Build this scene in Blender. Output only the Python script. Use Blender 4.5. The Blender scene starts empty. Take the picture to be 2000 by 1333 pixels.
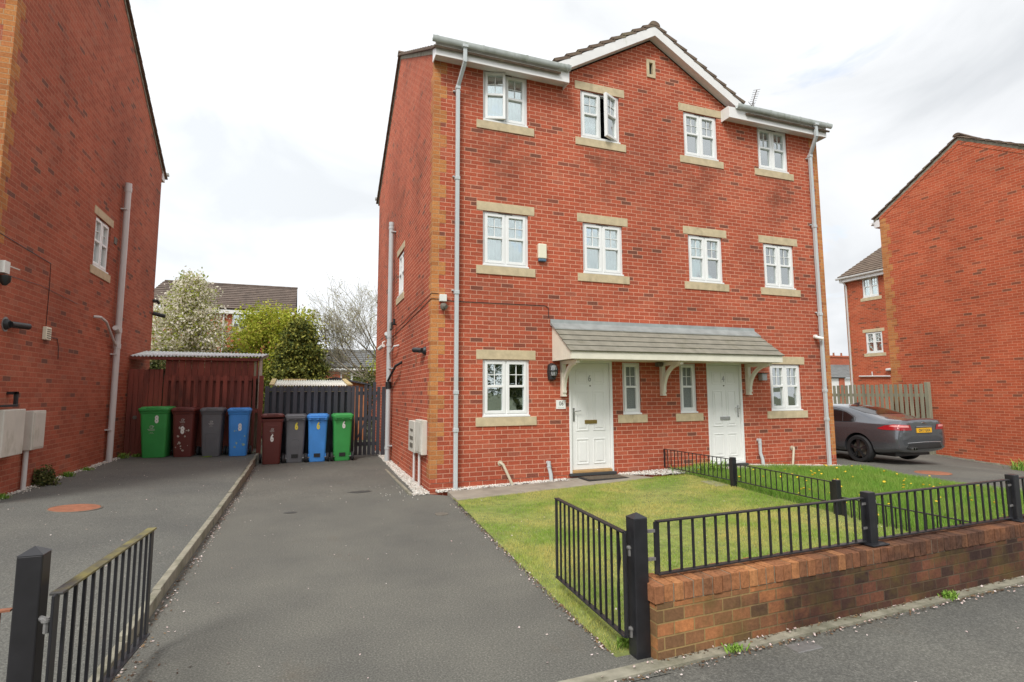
import bpy, bmesh, math, random
import numpy as np
from mathutils import Vector, Matrix
from bisect import bisect_right
RND = random.Random(7)
C = bpy.context.scene.collection
scn = bpy.context.scene
# ------------------------------------------------------------------ helpers
def lerp(a, b, t): return a + (b - a) * t
def interp(x, xs, ys):
    if x <= xs[0]: return ys[0]
    if x >= xs[-1]: return ys[-1]
    i = bisect_right(xs, x) - 1
    return lerp(ys[i], ys[i+1], (x - xs[i]) / (xs[i+1] - xs[i]))
def clamp(v, a=0., b=1.): return max(a, min(b, v))
LOC = {}
def tag(o, label=None, cat=None, group=None, kind=None):
    if label: o['label'] = label
    if cat: o['category'] = cat
    if group: o['group'] = group
    if kind: o['kind'] = kind
    return o
def thing(name, label, cat, loc=(0, 0, 0), group=None, rz=0):
    o = bpy.data.objects.new(name, None); C.objects.link(o)
    o.location = loc; o.rotation_euler = (0, 0, rz); o.empty_display_size = .2
    LOC[o] = Vector(loc)
    return tag(o, label, cat, group)
def link_mesh(me, name, mat, parent, off):
    o = bpy.data.objects.new(name, me); C.objects.link(o)
    if mat is not None: me.materials.append(mat)
    if parent is not None: o.parent = parent; LOC[o] = LOC[parent]
    else: o.location = off; LOC[o] = off
    return o
class MB:
    def __init__(s, xf=None): s.v = []; s.f = []; s.xf = xf
    def add(s, vs, fs):
        b = len(s.v)
        for p in vs: s.v.append(tuple(s.xf(*p)) if s.xf else tuple(p))
        for f in fs: s.f.append(tuple(i + b for i in f))
        return s
    def box(s, x0, x1, y0, y1, z0, z1):
        return s.add([(x0,y0,z0),(x1,y0,z0),(x1,y1,z0),(x0,y1,z0),(x0,y0,z1),(x1,y0,z1),(x1,y1,z1),(x0,y1,z1)],
              [(0,3,2,1),(4,5,6,7),(0,1,5,4),(1,2,6,5),(2,3,7,6),(3,0,4,7)])
    def bar(s, p0, p1, w, h, up=(0, 0, 1)):
        p0 = Vector(p0); p1 = Vector(p1); d = (p1 - p0).normalized(); u = Vector(up)
        if abs(d.dot(u)) > .98: u = Vector((1, 0, 0))
        a = d.cross(u).normalized() * w / 2; b = a.cross(d).normalized() * h / 2
        vs = [p + i*a + j*b for p in (p0, p1) for i, j in ((-1,-1),(1,-1),(1,1),(-1,1))]
        return s.add(vs, [(0,1,2,3),(7,6,5,4),(0,4,5,1),(1,5,6,2),(2,6,7,3),(3,7,4,0)])
    def tube(s, pts, r, n=8, cap=True):
        pts = [Vector(p) for p in pts]; R = r if isinstance(r, (list, tuple)) else [r]*len(pts)
        vs = []; fs = []; prev = None
        for i, p in enumerate(pts):
            d = (pts[min(i+1, len(pts)-1)] - pts[max(i-1, 0)]).normalized()
            if prev is None:
                a = d.orthogonal().normalized()
            else:
                a = (prev - d * prev.dot(d))
                a = a.normalized() if a.length > 1e-5 else d.orthogonal().normalized()
            prev = a; b = d.cross(a)
            for k in range(n):
                t = 2*math.pi*k/n
                vs.append(p + (a*math.cos(t) + b*math.sin(t)) * R[i])
        for i in range(len(pts)-1):
            for k in range(n):
                fs.append((i*n+k, i*n+(k+1) % n, (i+1)*n+(k+1) % n, (i+1)*n+k))
        if cap:
            fs.append(tuple(range(n-1, -1, -1))); fs.append(tuple((len(pts)-1)*n + k for k in range(n)))
        return s.add(vs, fs)
    def cyl(s, p0, p1, r, n=16): return s.tube([p0, p1], r, n)
    def lathe(s, prof, n=20, c=(0, 0, 0), axis='z', cap=True):
        vs = []; fs = []
        for r, z in prof:
            for k in range(n):
                t = 2*math.pi*k/n; q = (r*math.cos(t), r*math.sin(t), z)
                if axis == 'x': q = (q[2], q[0], q[1])
                if axis == 'y': q = (q[0], q[2], q[1])
                vs.append((c[0]+q[0], c[1]+q[1], c[2]+q[2]))
        for i in range(len(prof)-1):
            for k in range(n): fs.append((i*n+k, i*n+(k+1) % n, (i+1)*n+(k+1) % n, (i+1)*n+k))
        if cap: fs.append(tuple(range(n))); fs.append(tuple((len(prof)-1)*n+k for k in range(n)))
        return s.add(vs, fs)
    def prism(s, poly, vec):
        n = len(poly); v = Vector(vec)
        vs = [Vector(p) for p in poly] + [Vector(p) + v for p in poly]
        fs = [tuple(range(n-1, -1, -1)), tuple(range(n, 2*n))] + [(i, (i+1) % n, n+(i+1) % n, n+i) for i in range(n)]
        return s.add(vs, fs)
    def loft(s, rings, closed=True):
        n = len(rings[0]); vs = [p for r in rings for p in r]; fs = []
        for i in range(len(rings)-1):
            for k in range(n): fs.append((i*n+k, i*n+(k+1) % n, (i+1)*n+(k+1) % n, (i+1)*n+k))
        if closed:
            fs.append(tuple(range(n-1, -1, -1))); fs.append(tuple((len(rings)-1)*n+k for k in range(n)))
        return s.add(vs, fs)
    def build(s, name, mat, parent=None, base=None, smooth=False, bevel=0, seg=2, recalc=True):
        off = LOC[parent] if parent is not None else Vector(base or (0, 0, 0))
        me = bpy.data.meshes.new(name)
        me.from_pydata([(x-off.x, y-off.y, z-off.z) for x, y, z in s.v], [], s.f)
        if recalc:
            bm = bmesh.new(); bm.from_mesh(me)
            bmesh.ops.recalc_face_normals(bm, faces=bm.faces[:]); bm.to_mesh(me); bm.free()
        uv = me.uv_layers.new(name='UVMap').data
        for p in me.polygons:
            nx, ny, nz = map(abs, p.normal)
            for li in p.loop_indices:
                co = me.vertices[me.loops[li].vertex_index].co + off
                uv[li].uv = (co.x, co.y) if nz > .8 else ((co.y, co.z) if nx > ny else (co.x, co.z))
        if smooth:
            for p in me.polygons: p.use_smooth = True
        o = link_mesh(me, name, mat, parent, off)
        if bevel:
            b = o.modifiers.new('bevel', 'BEVEL'); b.width = bevel; b.segments = seg; b.limit_method = 'ANGLE'; b.angle_limit = math.radians(40)
        if smooth and smooth != 'all':
            try: me.set_sharp_from_angle(angle=math.radians(smooth if smooth is not True else 40))
            except Exception: pass
        return o
def fast_mesh(name, verts, faces_n, mat, parent=None, smooth=False, nv=4):
    """verts (N,nv,3) array of separate faces."""
    off = np.array(LOC[parent]) if parent is not None else np.zeros(3)
    v = (verts.reshape(-1, 3) - off).astype(np.float32); n = len(v)//nv
    me = bpy.data.meshes.new(name)
    me.vertices.add(len(v)); me.vertices.foreach_set('co', v.ravel())
    me.loops.add(len(v)); me.loops.foreach_set('vertex_index', np.arange(len(v), dtype=np.int32))
    me.polygons.add(n); me.polygons.foreach_set('loop_start', np.arange(0, len(v), nv, dtype=np.int32))
    me.polygons.foreach_set('loop_total', np.full(n, nv, dtype=np.int32))
    me.update(calc_edges=True); me.validate()
    return link_mesh(me, name, mat, parent, Vector((0, 0, 0)))
# ------------------------------------------------------------------ materials
def nt(name):
    m = bpy.data.materials.new(name); m.use_nodes = True
    t = m.node_tree; return m, t, t.nodes['Principled BSDF'], t.nodes, t.links
def N(nodes, typ, **kw):
    n = nodes.new(typ)
    for k, v in kw.items():
        if k in n.inputs: n.inputs[k].default_value = v
        else: setattr(n, k, v)
    return n
def ramp(nodes, stops, interp_='LINEAR'):
    r = nodes.new('ShaderNodeValToRGB'); e = r.color_ramp.elements; r.color_ramp.interpolation = interp_
    while len(e) < len(stops): e.new(.5)
    for el, (p, c) in zip(e, stops): el.position = p; el.color = (*c, 1)
    return r
def mixc(nodes, links, fac, a, b, blend='MIX'):
    n = nodes.new('ShaderNodeMix'); n.data_type = 'RGBA'; n.blend_type = blend
    for sock, v in ((n.inputs[0], fac), (n.inputs[6], a), (n.inputs[7], b)):
        if hasattr(v, 'links'): links.new(v, sock)
        elif isinstance(v, (int, float)): sock.default_value = v
        else: sock.default_value = (*v, 1)
    return n.outputs[2]
def pos_noise(nodes, links, scale, detail=4, stretch=(1, 1, 1), rough=.55):
    g = nodes.new('ShaderNodeNewGeometry'); mp = nodes.new('ShaderNodeMapping'); mp.inputs['Scale'].default_value = stretch
    links.new(g.outputs['Position'], mp.inputs[0])
    n = N(nodes, 'ShaderNodeTexNoise', Scale=scale, Detail=detail, Roughness=rough); links.new(mp.outputs[0], n.inputs['Vector'])
    return n.outputs['Fac']
def mat(name, col, rough=.6, var=.15, scale=5, stretch=(1, 1, 1), bump=0, metal=0, spec=.5, dirt=None, coat=0):
    m, t, b, ns, ls = nt(name)
    f = pos_noise(ns, ls, scale, 5, stretch)
    r = ramp(ns, [(.3, tuple(c*(1-var) for c in col)), (.7, tuple(min(1, c*(1+var)) for c in col))]); ls.new(f, r.inputs[0])
    out = r.outputs[0]
    if dirt:
        dcol, lo, hi, dscale = dirt
        f2 = pos_noise(ns, ls, dscale, 6, (1, 1, .45), .65); r2 = ramp(ns, [(lo, (0, 0, 0)), (hi, (1, 1, 1))]); ls.new(f2, r2.inputs[0])
        out = mixc(ns, ls, r2.outputs[0], out, dcol)
    ls.new(out, b.inputs['Base Color'])
    b.inputs['Roughness'].default_value = rough; b.inputs['Metallic'].default_value = metal
    b.inputs['Specular IOR Level'].default_value = spec; b.inputs['Coat Weight'].default_value = coat
    if bump:
        f3 = pos_noise(ns, ls, scale*6, 4, stretch); bp = N(ns, 'ShaderNodeBump', Strength=bump, Distance=.01); ls.new(f3, bp.inputs['Height']); ls.new(bp.outputs[0], b.inputs['Normal'])
    return m
def brick(name, cols, mortar, bw=.225, rh=.075, mort=.0055, stain=(.16, .09, .06), stain_amt=.35, offset=.5, moss=None, voff=0., sills=False, endwear=False):
    m, t, b, ns, ls = nt(name)
    uv = ns.new('ShaderNodeUVMap'); mp = ns.new('ShaderNodeMapping'); ls.new(uv.outputs[0], mp.inputs[0]); mp.inputs['Location'].default_value = (0, voff, 0)
    # slight wobble so that the joints are not ruled lines
    nz = N(ns, 'ShaderNodeTexNoise', Scale=9., Detail=2.); ls.new(mp.outputs[0], nz.inputs['Vector'])
    wob = ns.new('ShaderNodeVectorMath'); wob.operation = 'MULTIPLY_ADD'; wob.inputs[1].default_value = (.006, .005, 0); ls.new(nz.outputs['Color'], wob.inputs[0]); ls.new(mp.outputs[0], wob.inputs[2])
    bt = ns.new('ShaderNodeTexBrick'); bt.offset = offset
    for k, v in (('Color1', (0, 0, 0, 1)), ('Color2', (1, 1, 1, 1)), ('Mortar', (.5, .5, .5, 1)), ('Scale', 1.), ('Mortar Size', mort), ('Mortar Smooth', .35), ('Bias', 0.), ('Brick Width', bw), ('Row Height', rh)):
        bt.inputs[k].default_value = v
    ls.new(wob.outputs[0], bt.inputs['Vector'])
    r = ramp(ns, cols); ls.new(bt.outputs['Color'], r.inputs[0])
    fine = N(ns, 'ShaderNodeTexNoise', Scale=38., Detail=5., Roughness=.7); ls.new(mp.outputs[0], fine.inputs['Vector'])
    rf = ramp(ns, [(.25, (.66, .66, .66)), (.75, (1.25, 1.25, 1.25))]); ls.new(fine.outputs['Fac'], rf.inputs[0])
    c = mixc(ns, ls, 1., r.outputs[0], rf.outputs[0], 'MULTIPLY')
    c = mixc(ns, ls, bt.outputs['Fac'], c, mortar)
    big = N(ns, 'ShaderNodeTexNoise', Scale=.55, Detail=6., Roughness=.62); ls.new(mp.outputs[0], big.inputs['Vector'])
    rb = ramp(ns, [(.34, (.80, .80, .82)), (.64, (1.14, 1.12, 1.10))]); ls.new(big.outputs['Fac'], rb.inputs[0])
    c = mixc(ns, ls, 1., c, rb.outputs[0], 'MULTIPLY')
    st = N(ns, 'ShaderNodeTexNoise', Scale=1.1, Detail=7., Roughness=.7); ls.new(mp.outputs[0], st.inputs['Vector'])
    rs = ramp(ns, [(.42 if endwear else .55, (0, 0, 0)), (.62 if endwear else .74, (stain_amt,)*3)]); ls.new(st.outputs['Fac'], rs.inputs[0])
    c = mixc(ns, ls, rs.outputs[0], c, stain)
    if endwear:                                                       # cleaner orange brick at the drive end of the wall, soot further along
        sx_ = ns.new('ShaderNodeSeparateXYZ'); ls.new(uv.outputs[0], sx_.inputs[0]); nn_ = N(ns, 'ShaderNodeTexNoise', Scale=2.6, Detail=6., Roughness=.7); ls.new(mp.outputs[0], nn_.inputs['Vector'])
        ad_ = N(ns, 'ShaderNodeMath', operation='MULTIPLY_ADD'); ad_.inputs[1].default_value = -1.5; ls.new(nn_.outputs['Fac'], ad_.inputs[0]); ls.new(sx_.outputs[0], ad_.inputs[2])
        re_ = ramp(ns, [(0., (1,)*3), (.55, (0,)*3)]); ls.new(ad_.outputs[0], re_.inputs[0]); c = mixc(ns, ls, re_.outputs[0], c, mixc(ns, ls, 1., c, (3.1, 3.0, 1.9), 'MULTIPLY'))
    if sills:                                                         # soot washed off the top floor sills, a shape of its own per window
        sx_ = ns.new('ShaderNodeSeparateXYZ'); ls.new(uv.outputs[0], sx_.inputs[0])
        mx_ = N(ns, 'ShaderNodeMath', operation='DIVIDE'); mx_.inputs[1].default_value = 8.97; ls.new(sx_.outputs[0], mx_.inputs[0])
        st_ = [(0., (0,)*3)]
        for c0 in (1.33, 3.29, 5.69, 7.65): st_ += [((c0-.75)/8.97, (.1,)*3), ((c0)/8.97, (1,)*3), ((c0+.75)/8.97, (.1,)*3)]
        rx_ = ramp(ns, st_); ls.new(mx_.outputs[0], rx_.inputs[0])
        mz_ = N(ns, 'ShaderNodeMath', operation='DIVIDE'); mz_.inputs[1].default_value = 10.; ls.new(sx_.outputs[1], mz_.inputs[0])
        rz_ = ramp(ns, [(.27, (0,)*3), (.335, (.5,)*3), (.37, (0,)*3), (.50, (0,)*3), (.585, (1,)*3), (.63, (.9,)*3), (.635, (0,)*3)]); ls.new(mz_.outputs[0], rz_.inputs[0])
        nn_ = N(ns, 'ShaderNodeTexNoise', Scale=3.2, Detail=6., Roughness=.65); ls.new(mp.outputs[0], nn_.inputs['Vector']); rn_ = ramp(ns, [(.36, (0,)*3), (.62, (.62,)*3)]); ls.new(nn_.outputs['Fac'], rn_.inputs[0])
        f_ = mixc(ns, ls, 1., mixc(ns, ls, 1., rx_.outputs[0], rz_.outputs[0], 'MULTIPLY'), rn_.outputs[0], 'MULTIPLY'); c = mixc(ns, ls, f_, c, (.13, .055, .035))
    if moss:
        ms = N(ns, 'ShaderNodeTexNoise', Scale=2.3, Detail=7., Roughness=.7); ls.new(mp.outputs[0], ms.inputs['Vector'])
        rm = ramp(ns, [(.48, (0, 0, 0)), (.68, (.75,)*3)]); ls.new(ms.outputs['Fac'], rm.inputs[0]); c = mixc(ns, ls, rm.outputs[0], c, moss)
    ls.new(c, b.inputs['Base Color']); b.inputs['Roughness'].default_value = .9; b.inputs['Specular IOR Level'].default_value = .12
    h = N(ns, 'ShaderNodeMath', operation='MULTIPLY_ADD'); h.inputs[1].default_value = -1.; ls.new(bt.outputs['Fac'], h.inputs[0])
    fm = N(ns, 'ShaderNodeMath', operation='MULTIPLY'); fm.inputs[1].default_value = .5; ls.new(fine.outputs['Fac'], fm.inputs[0]); ls.new(fm.outputs[0], h.inputs[2])
    bp = N(ns, 'ShaderNodeBump', Strength=.55, Distance=.006); ls.new(h.outputs[0], bp.inputs['Height']); ls.new(bp.outputs[0], b.inputs['Normal'])
    return m
def island(name, stops, rough=.7, trans=.25, spec=.2, posvar=None, endwear=False):
    m, t, b, ns, ls = nt(name)
    g = ns.new('ShaderNodeNewGeometry'); r = ramp(ns, stops); ls.new(g.outputs['Random Per Island'], r.inputs[0]); c = r.outputs[0]
    if posvar:
        scale, lo, hi, col, amt = posvar
        f = pos_noise(ns, ls, scale, 5, (1, 1, 1), .6); r2 = ramp(ns, [(lo, (0, 0, 0)), (hi, (amt,)*3)]); ls.new(f, r2.inputs[0]); c = mixc(ns, ls, r2.outputs[0], c, col)
    if endwear:                                                       # soot thins out towards the drive end of the wall
        sx_ = ns.new('ShaderNodeSeparateXYZ'); ls.new(g.outputs['Position'], sx_.inputs[0]); f4 = pos_noise(ns, ls, 3., 5)
        ad_ = N(ns, 'ShaderNodeMath', operation='MULTIPLY_ADD'); ad_.inputs[1].default_value = -2.2; ls.new(f4, ad_.inputs[0]); ls.new(sx_.outputs[0], ad_.inputs[2])
        re_ = ramp(ns, [(.0, (1,)*3), (.75, (0,)*3)]); ls.new(ad_.outputs[0], re_.inputs[0]); c = mixc(ns, ls, re_.outputs[0], c, mixc(ns, ls, 1., r.outputs[0], (1.35, 1.35, 1.2), 'MULTIPLY'))
        f5 = pos_noise(ns, ls, 34., 6, (1, 1, 1), .75); r5 = ramp(ns, [(.32, (.55,)*3), (.6, (1.15,)*3)]); ls.new(f5, r5.inputs[0]); c = mixc(ns, ls, 1., c, r5.outputs[0], 'MULTIPLY')
        bp = N(ns, 'ShaderNodeBump', Strength=.8, Distance=.006); ls.new(f5, bp.inputs['Height']); ls.new(bp.outputs[0], b.inputs['Normal'])
    ls.new(c, b.inputs['Base Color']); b.inputs['Roughness'].default_value = rough; b.inputs['Specular IOR Level'].default_value = spec
    if trans:
        tr = ns.new('ShaderNodeBsdfTranslucent'); ls.new(c, tr.inputs[0]); mx = ns.new('ShaderNodeMixShader'); mx.inputs[0].default_value = trans
        ls.new(b.outputs[0], mx.inputs[1]); ls.new(tr.outputs[0], mx.inputs[2]); ls.new(mx.outputs[0], ns['Material Output'].inputs[0])
    return m
def glass(name, tint=(.85, .95, .93), base=.42):
    m, t, b, ns, ls = nt(name); ns.remove(b)
    lw = N(ns, 'ShaderNodeFresnel', IOR=1.5); ad = N(ns, 'ShaderNodeMath', operation='ADD', use_clamp=True); ad.inputs[1].default_value = base; ls.new(lw.outputs[0], ad.inputs[0])
    gl = N(ns, 'ShaderNodeBsdfGlossy', Roughness=.015); gl.inputs['Color'].default_value = (.95, 1., 1., 1)
    nz = pos_noise(ns, ls, 1.6, 2); bp = N(ns, 'ShaderNodeBump', Strength=.16, Distance=.06); ls.new(nz, bp.inputs['Height']); ls.new(bp.outputs[0], gl.inputs['Normal'])
    tr = ns.new('ShaderNodeBsdfTransparent'); tr.inputs[0].default_value = (*tint, 1); mx = ns.new('ShaderNodeMixShader')
    ls.new(ad.outputs[0], mx.inputs[0]); ls.new(tr.outputs[0], mx.inputs[1]); ls.new(gl.outputs[0], mx.inputs[2]); ls.new(mx.outputs[0], ns['Material Output'].inputs[0])
    return m
def asphalt(name, lo, hi, patch=None):
    m, t, b, ns, ls = nt(name)
    f = pos_noise(ns, ls, 78., 5, (1, 1, 1), .78); r = ramp(ns, [(.28, tuple(c*.62 for c in lo)), (.46, lo), (.58, hi), (.74, tuple(min(1, c*1.9) for c in hi))]); ls.new(f, r.inputs[0])
    f2 = pos_noise(ns, ls, .75, 7, (1, 1, 1), .62); r2 = ramp(ns, [(.3, (.80, .80, .81)), (.7, (1.15, 1.14, 1.10))]); ls.new(f2, r2.inputs[0])
    c = mixc(ns, ls, 1., r.outputs[0], r2.outputs[0], 'MULTIPLY')
    f3 = pos_noise(ns, ls, 1.7, 6, (1, .6, 1), .66); r3 = ramp(ns, [(.60, (0, 0, 0)), (.80, (.34,)*3)]); ls.new(f3, r3.inputs[0])
    c = mixc(ns, ls, r3.outputs[0], c, patch or (.13, .095, .06))
    vo = N(ns, 'ShaderNodeTexVoronoi', Scale=26.); g = ns.new('ShaderNodeNewGeometry'); ls.new(g.outputs['Position'], vo.inputs['Vector'])
    r4 = ramp(ns, [(.0, (.6,)*3), (.07, (0, 0, 0))]); ls.new(vo.outputs['Distance'], r4.inputs[0])
    c = mixc(ns, ls, r4.outputs[0], c, (.22, .21, .18))
    ls.new(c, b.inputs['Base Color']); b.inputs['Roughness'].default_value = .9; b.inputs['Specular IOR Level'].default_value = .25
    bp = N(ns, 'ShaderNodeBump', Strength=.5, Distance=.006); ls.new(f, bp.inputs['Height']); ls.new(bp.outputs[0], b.inputs['Normal'])
    return m
RED = [(0., (.20, .080, .054)), (.035, (.25, .084, .056)), (.065, (.38, .090, .050)), (.45, (.44, .101, .054)), (.75, (.485, .113, .060)), (.95, (.47, .130, .073)), (1., (.36, .11, .068))]
M = {}
M['brick'] = brick('red_brick', RED, (.68, .39, .27), mort=.0052, sills=True)
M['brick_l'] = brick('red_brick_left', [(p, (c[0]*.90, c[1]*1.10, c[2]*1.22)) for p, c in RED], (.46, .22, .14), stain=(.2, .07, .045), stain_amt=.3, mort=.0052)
M['brick_r'] = brick('red_brick_right', [(p, (c[0]*1.05, c[1]*1.02, c[2]*.9)) for p, c in RED], (.60, .32, .20), stain_amt=.2, mort=.0050)
M['brick_far'] = brick('red_brick_far', RED, (.52, .28, .18), mort=.006, stain_amt=.15)
M['buff'] = brick('buff_brick', [(0., (.40, .155, .06)), (.4, (.50, .20, .07)), (.8, (.56, .245, .088)), (1., (.47, .155, .068))], (.46, .30, .17), stain_amt=.2)
M['wallbrick'] = brick('weathered_wall_brick', [(0., (.062, .038, .032)), (.35, (.11, .054, .04)), (.7, (.165, .07, .046)), (1., (.21, .088, .052))], (.12, .085, .058), stain=(.032, .022, .02), stain_amt=.8, bw=.152, rh=.078, mort=.0055, moss=(.13, .095, .032), voff=.016, endwear=True)
M['coping'] = brick('coping_brick', [(0., (.11, .055, .04)), (.4, (.24, .10, .06)), (.75, (.36, .145, .075)), (1., (.42, .17, .085))], (.16, .11, .08), bw=.073, rh=.4, offset=0., stain=(.06, .035, .028), stain_amt=.8, mort=.004, voff=-.02)
M['stone'] = mat('sandstone', (.54, .44, .28), .85, .14, 7, bump=.25, dirt=((.22, .18, .11), .56, .8, 2.2))
M['upvc'] = mat('white_upvc', (.80, .80, .78), .35, .03, 3)
M['door'] = mat('white_door_paint', (.80, .80, .77), .4, .02, 3)
M['cream'] = mat('cream_painted_timber', (.74, .70, .58), .5, .06, 6)
M['fascia'] = mat('white_fascia', (.78, .76, .74), .4, .05, 4, dirt=((.45, .48, .36), .62, .85, 3.))
M['pipe'] = mat('grey_pipe', (.50, .53, .53), .4, .06, 3, (1, 1, .3), dirt=((.33, .34, .31), .6, .8, 2.))
M['pipe_w'] = mat('pale_pipe', (.62, .60, .58), .4, .06, 3, (1, 1, .3))
M['gutter'] = mat('weathered_gutter', (.52, .55, .53), .45, .14, 4, dirt=((.2, .23, .16), .5, .8, 4.))
M['tile'] = mat('brown_roof_tile', (.15, .105, .075), .9, .3, 5, bump=.4, dirt=((.26, .23, .14), .55, .8, 3.))
M['tile_back'] = mat('brown_roof_tile_far', (.135, .10, .08), .9, .28, 3, bump=.3)
M['tile_grey'] = mat('grey_roof_tile', (.17, .17, .165), .9, .2, 3, bump=.3)
M['canopytile'] = mat('canopy_tile', (.235, .22, .175), .9, .16, 5, bump=.35, dirt=((.15, .14, .09), .55, .85, 4.))
M['lead'] = mat('lead_flashing', (.27, .29, .28), .6, .16, 6)
M['glass'] = glass('window_glass')
M['glass_dark'] = glass('tinted_glass', (.10, .08, .08), .02)
M['frost'] = mat('frosted_glass', (.20, .22, .21), .25, .3, 60, bump=.6)
M['net'] = mat('net_curtain', (.40, .46, .46), .9, .1, 3, (3, 3, .3))
M['blind'] = mat('dark_blind', (.10, .10, .095), .6, .1, 3)
M['dark'] = mat('unlit_interior', (.045, .045, .045), .9, .1, 3)  # gloom of unlit rooms and the vent slot, put into the base colour
M['black'] = mat('black_painted_steel', (.018, .018, .021), .38, .25, 9, dirt=((.055, .05, .045), .6, .82, 6.))
M['blackrust'] = mat('black_paint_rusting', (.020, .019, .021), .4, .25, 9, dirt=((.15, .055, .03), .68, .76, 5.))
M['algae'] = mat('algae_stained_rail', (.045, .043, .04), .5, .25, 9, dirt=((.20, .17, .05), .42, .6, 3.))
M['galv'] = mat('galvanised_steel', (.30, .29, .28), .5, .2, 20, metal=.6)
M['blackplastic'] = mat('black_plastic', (.02, .02, .02), .45, .1, 5)
M['whiteplastic'] = mat('white_plastic', (.72, .71, .66), .45, .06, 5, dirt=((.45, .42, .33), .62, .82, 5.))
M['alarm'] = mat('alarm_box_cream', (.78, .74, .58), .45, .03, 5)
M['alarm_blue'] = mat('alarm_box_blue', (.09, .17, .25), .4, .1, 5)
M['grp'] = mat('meter_box_grp', (.60, .57, .50), .55, .06, 6, dirt=((.32, .29, .2), .55, .8, 4.))
M['chrome'] = mat('chrome', (.55, .55, .54), .22, .05, 5, metal=1.)
M['brass'] = mat('brass', (.42, .30, .10), .3, .1, 9, metal=.8)
M['lantern_glass'] = mat('lantern_glass', (.35, .36, .36), .1, .1, 5)
M['timber'] = mat('oak_threshold', (.48, .29, .12), .5, .15, 9)
M['mat'] = mat('coir_doormat', (.10, .075, .05), .95, .4, 30, bump=.5)
M['rubber'] = mat('black_rubber', (.022, .022, .024), .7, .2, 9)
M['asphalt'] = asphalt('driveway_asphalt', (.116, .113, .099), (.176, .171, .150))
M['asphalt_l'] = asphalt('left_driveway_asphalt', (.110, .110, .100), (.170, .169, .152), (.16, .115, .075))
M['pave'] = asphalt('pavement_asphalt', (.108, .105, .094), (.164, .160, .142))
M['concrete'] = mat('concrete_edging', (.27, .25, .19), .9, .25, 9, bump=.4, dirt=((.10, .10, .055), .5, .75, 3.))
M['slab'] = mat('path_concrete', (.30, .265, .215), .9, .14, 4, bump=.3, dirt=((.17, .15, .12), .52, .8, 1.5))
M['soil'] = mat('lawn_soil', (.19, .22, .06), .95, .35, 8, bump=.5)
M['ground'] = mat('far_ground', (.10, .11, .06), .95, .3, .4)
M['rust'] = mat('rusty_iron', (.30, .115, .06), .85, .25, 14, bump=.5)
M['iron'] = mat('worn_cast_iron', (.14, .125, .10), .7, .2, 14)
M['wood_red'] = mat('red_brown_fence_stain', (.215, .052, .034), .75, .38, 7, (1, 1, .12), bump=.3, dirt=((.05, .018, .014), .55, .8, 2.))
M['wood_grey'] = mat('charcoal_fence_stain', (.052, .055, .066), .75, .3, 7, (1, 1, .12), bump=.3)
M['wood_weather'] = mat('weathered_fence', (.26, .255, .18), .9, .28, 6, (1, 1, .12), bump=.3, dirt=((.13, .12, .09), .52, .8, 2.))
M['wood_orange'] = mat('orange_cladding', (.50, .19, .075), .7, .2, 5, (.2, 1, 1))
M['corrug'] = mat('corrugated_sheet', (.62, .64, .64), .4, .1, 4, dirt=((.40, .38, .30), .55, .8, 2.))
M['corrug_w'] = mat('white_corrugated_sheet', (.74, .72, .64), .5, .08, 4, dirt=((.5, .42, .25), .6, .8, 2.))
M['grass'] = island('mown_grass', [(0, (.18, .31, .035)), (.5, (.28, .43, .055)), (.85, (.33, .46, .08)), (1, (.55, .50, .2))], posvar=(.95, .41, .60, (.66, .55, .19), .82))
M['grass_long'] = island('long_grass', [(0, (.12, .25, .035)), (.5, (.19, .35, .05)), (.9, (.28, .44, .07)), (1, (.38, .44, .14))], posvar=(.9, .45, .68, (.30, .36, .09), .6))
M['pebble'] = island('white_pebbles', [(0, (.42, .39, .34)), (.25, (.64, .61, .55)), (.7, (.80, .78, .72)), (1, (.55, .44, .36))], trans=0)
M['petal'] = island('fallen_petals', [(0, (.62, .45, .42)), (.5, (.78, .68, .64)), (1, (.34, .22, .16))], trans=.2)
M['dandelion'] = mat('dandelion_yellow', (.75, .48, .02), .7, .15, 40)
M['blossom'] = island('blossom_leaves', [(0, (.26, .31, .045)), (.26, (.40, .43, .09)), (.36, (.70, .66, .48)), (.75, (.84, .80, .68)), (1, (.70, .62, .56))], trans=.35)
M['lime'] = island('spring_leaves', [(0, (.22, .27, .03)), (.5, (.46, .50, .06)), (.9, (.60, .58, .10)), (1, (.30, .15, .07))], trans=.4, posvar=(.9, .55, .75, (.10, .13, .03), .7))
M['conifer'] = island('conifer_needles', [(0, (.024, .040, .012)), (.35, (.085, .11, .025)), (.7, (.19, .21, .04)), (1, (.36, .34, .07))], trans=.12, posvar=(1.6, .52, .70, (.22, .22, .04), .6))
M['shrub'] = island('shrub_leaves', [(0, (.035, .05, .016)), (.6, (.10, .12, .03)), (1, (.22, .20, .08))], trans=.2)
M['bud'] = island('leaf_buds', [(0, (.34, .34, .12)), (1, (.55, .52, .24))], trans=.3)
M['bark'] = mat('bark', (.11, .085, .06), .95, .3, 9)
M['bark_grey'] = mat('grey_bark', (.30, .265, .20), .95, .3, 9)
BINC = dict(green=(.045, .33, .075), brown=(.13, .032, .026), grey=(.135, .14, .15), blue=(.065, .30, .78))
for k, c in BINC.items(): M['bin_'+k] = mat('bin_plastic_'+k, c, .5, .1, 3, dirt=(tuple(x*.7+.03 for x in c), .6, .85, 4.))
M['yellow'] = mat('yellow_sticker', (.80, .68, .08), .5, .04, 5)
M['white'] = mat('white_sticker', (.80, .80, .76), .5, .04, 5)
M['printing'] = mat('pale_bin_print', (.50, .50, .47), .6, .08, 9)
M['ink'] = mat('dark_ink', (.05, .05, .05), .6, .1, 5)
M['silver'] = mat('silver_numeral', (.36, .36, .34), .35, .1, 5, metal=.5)
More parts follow.
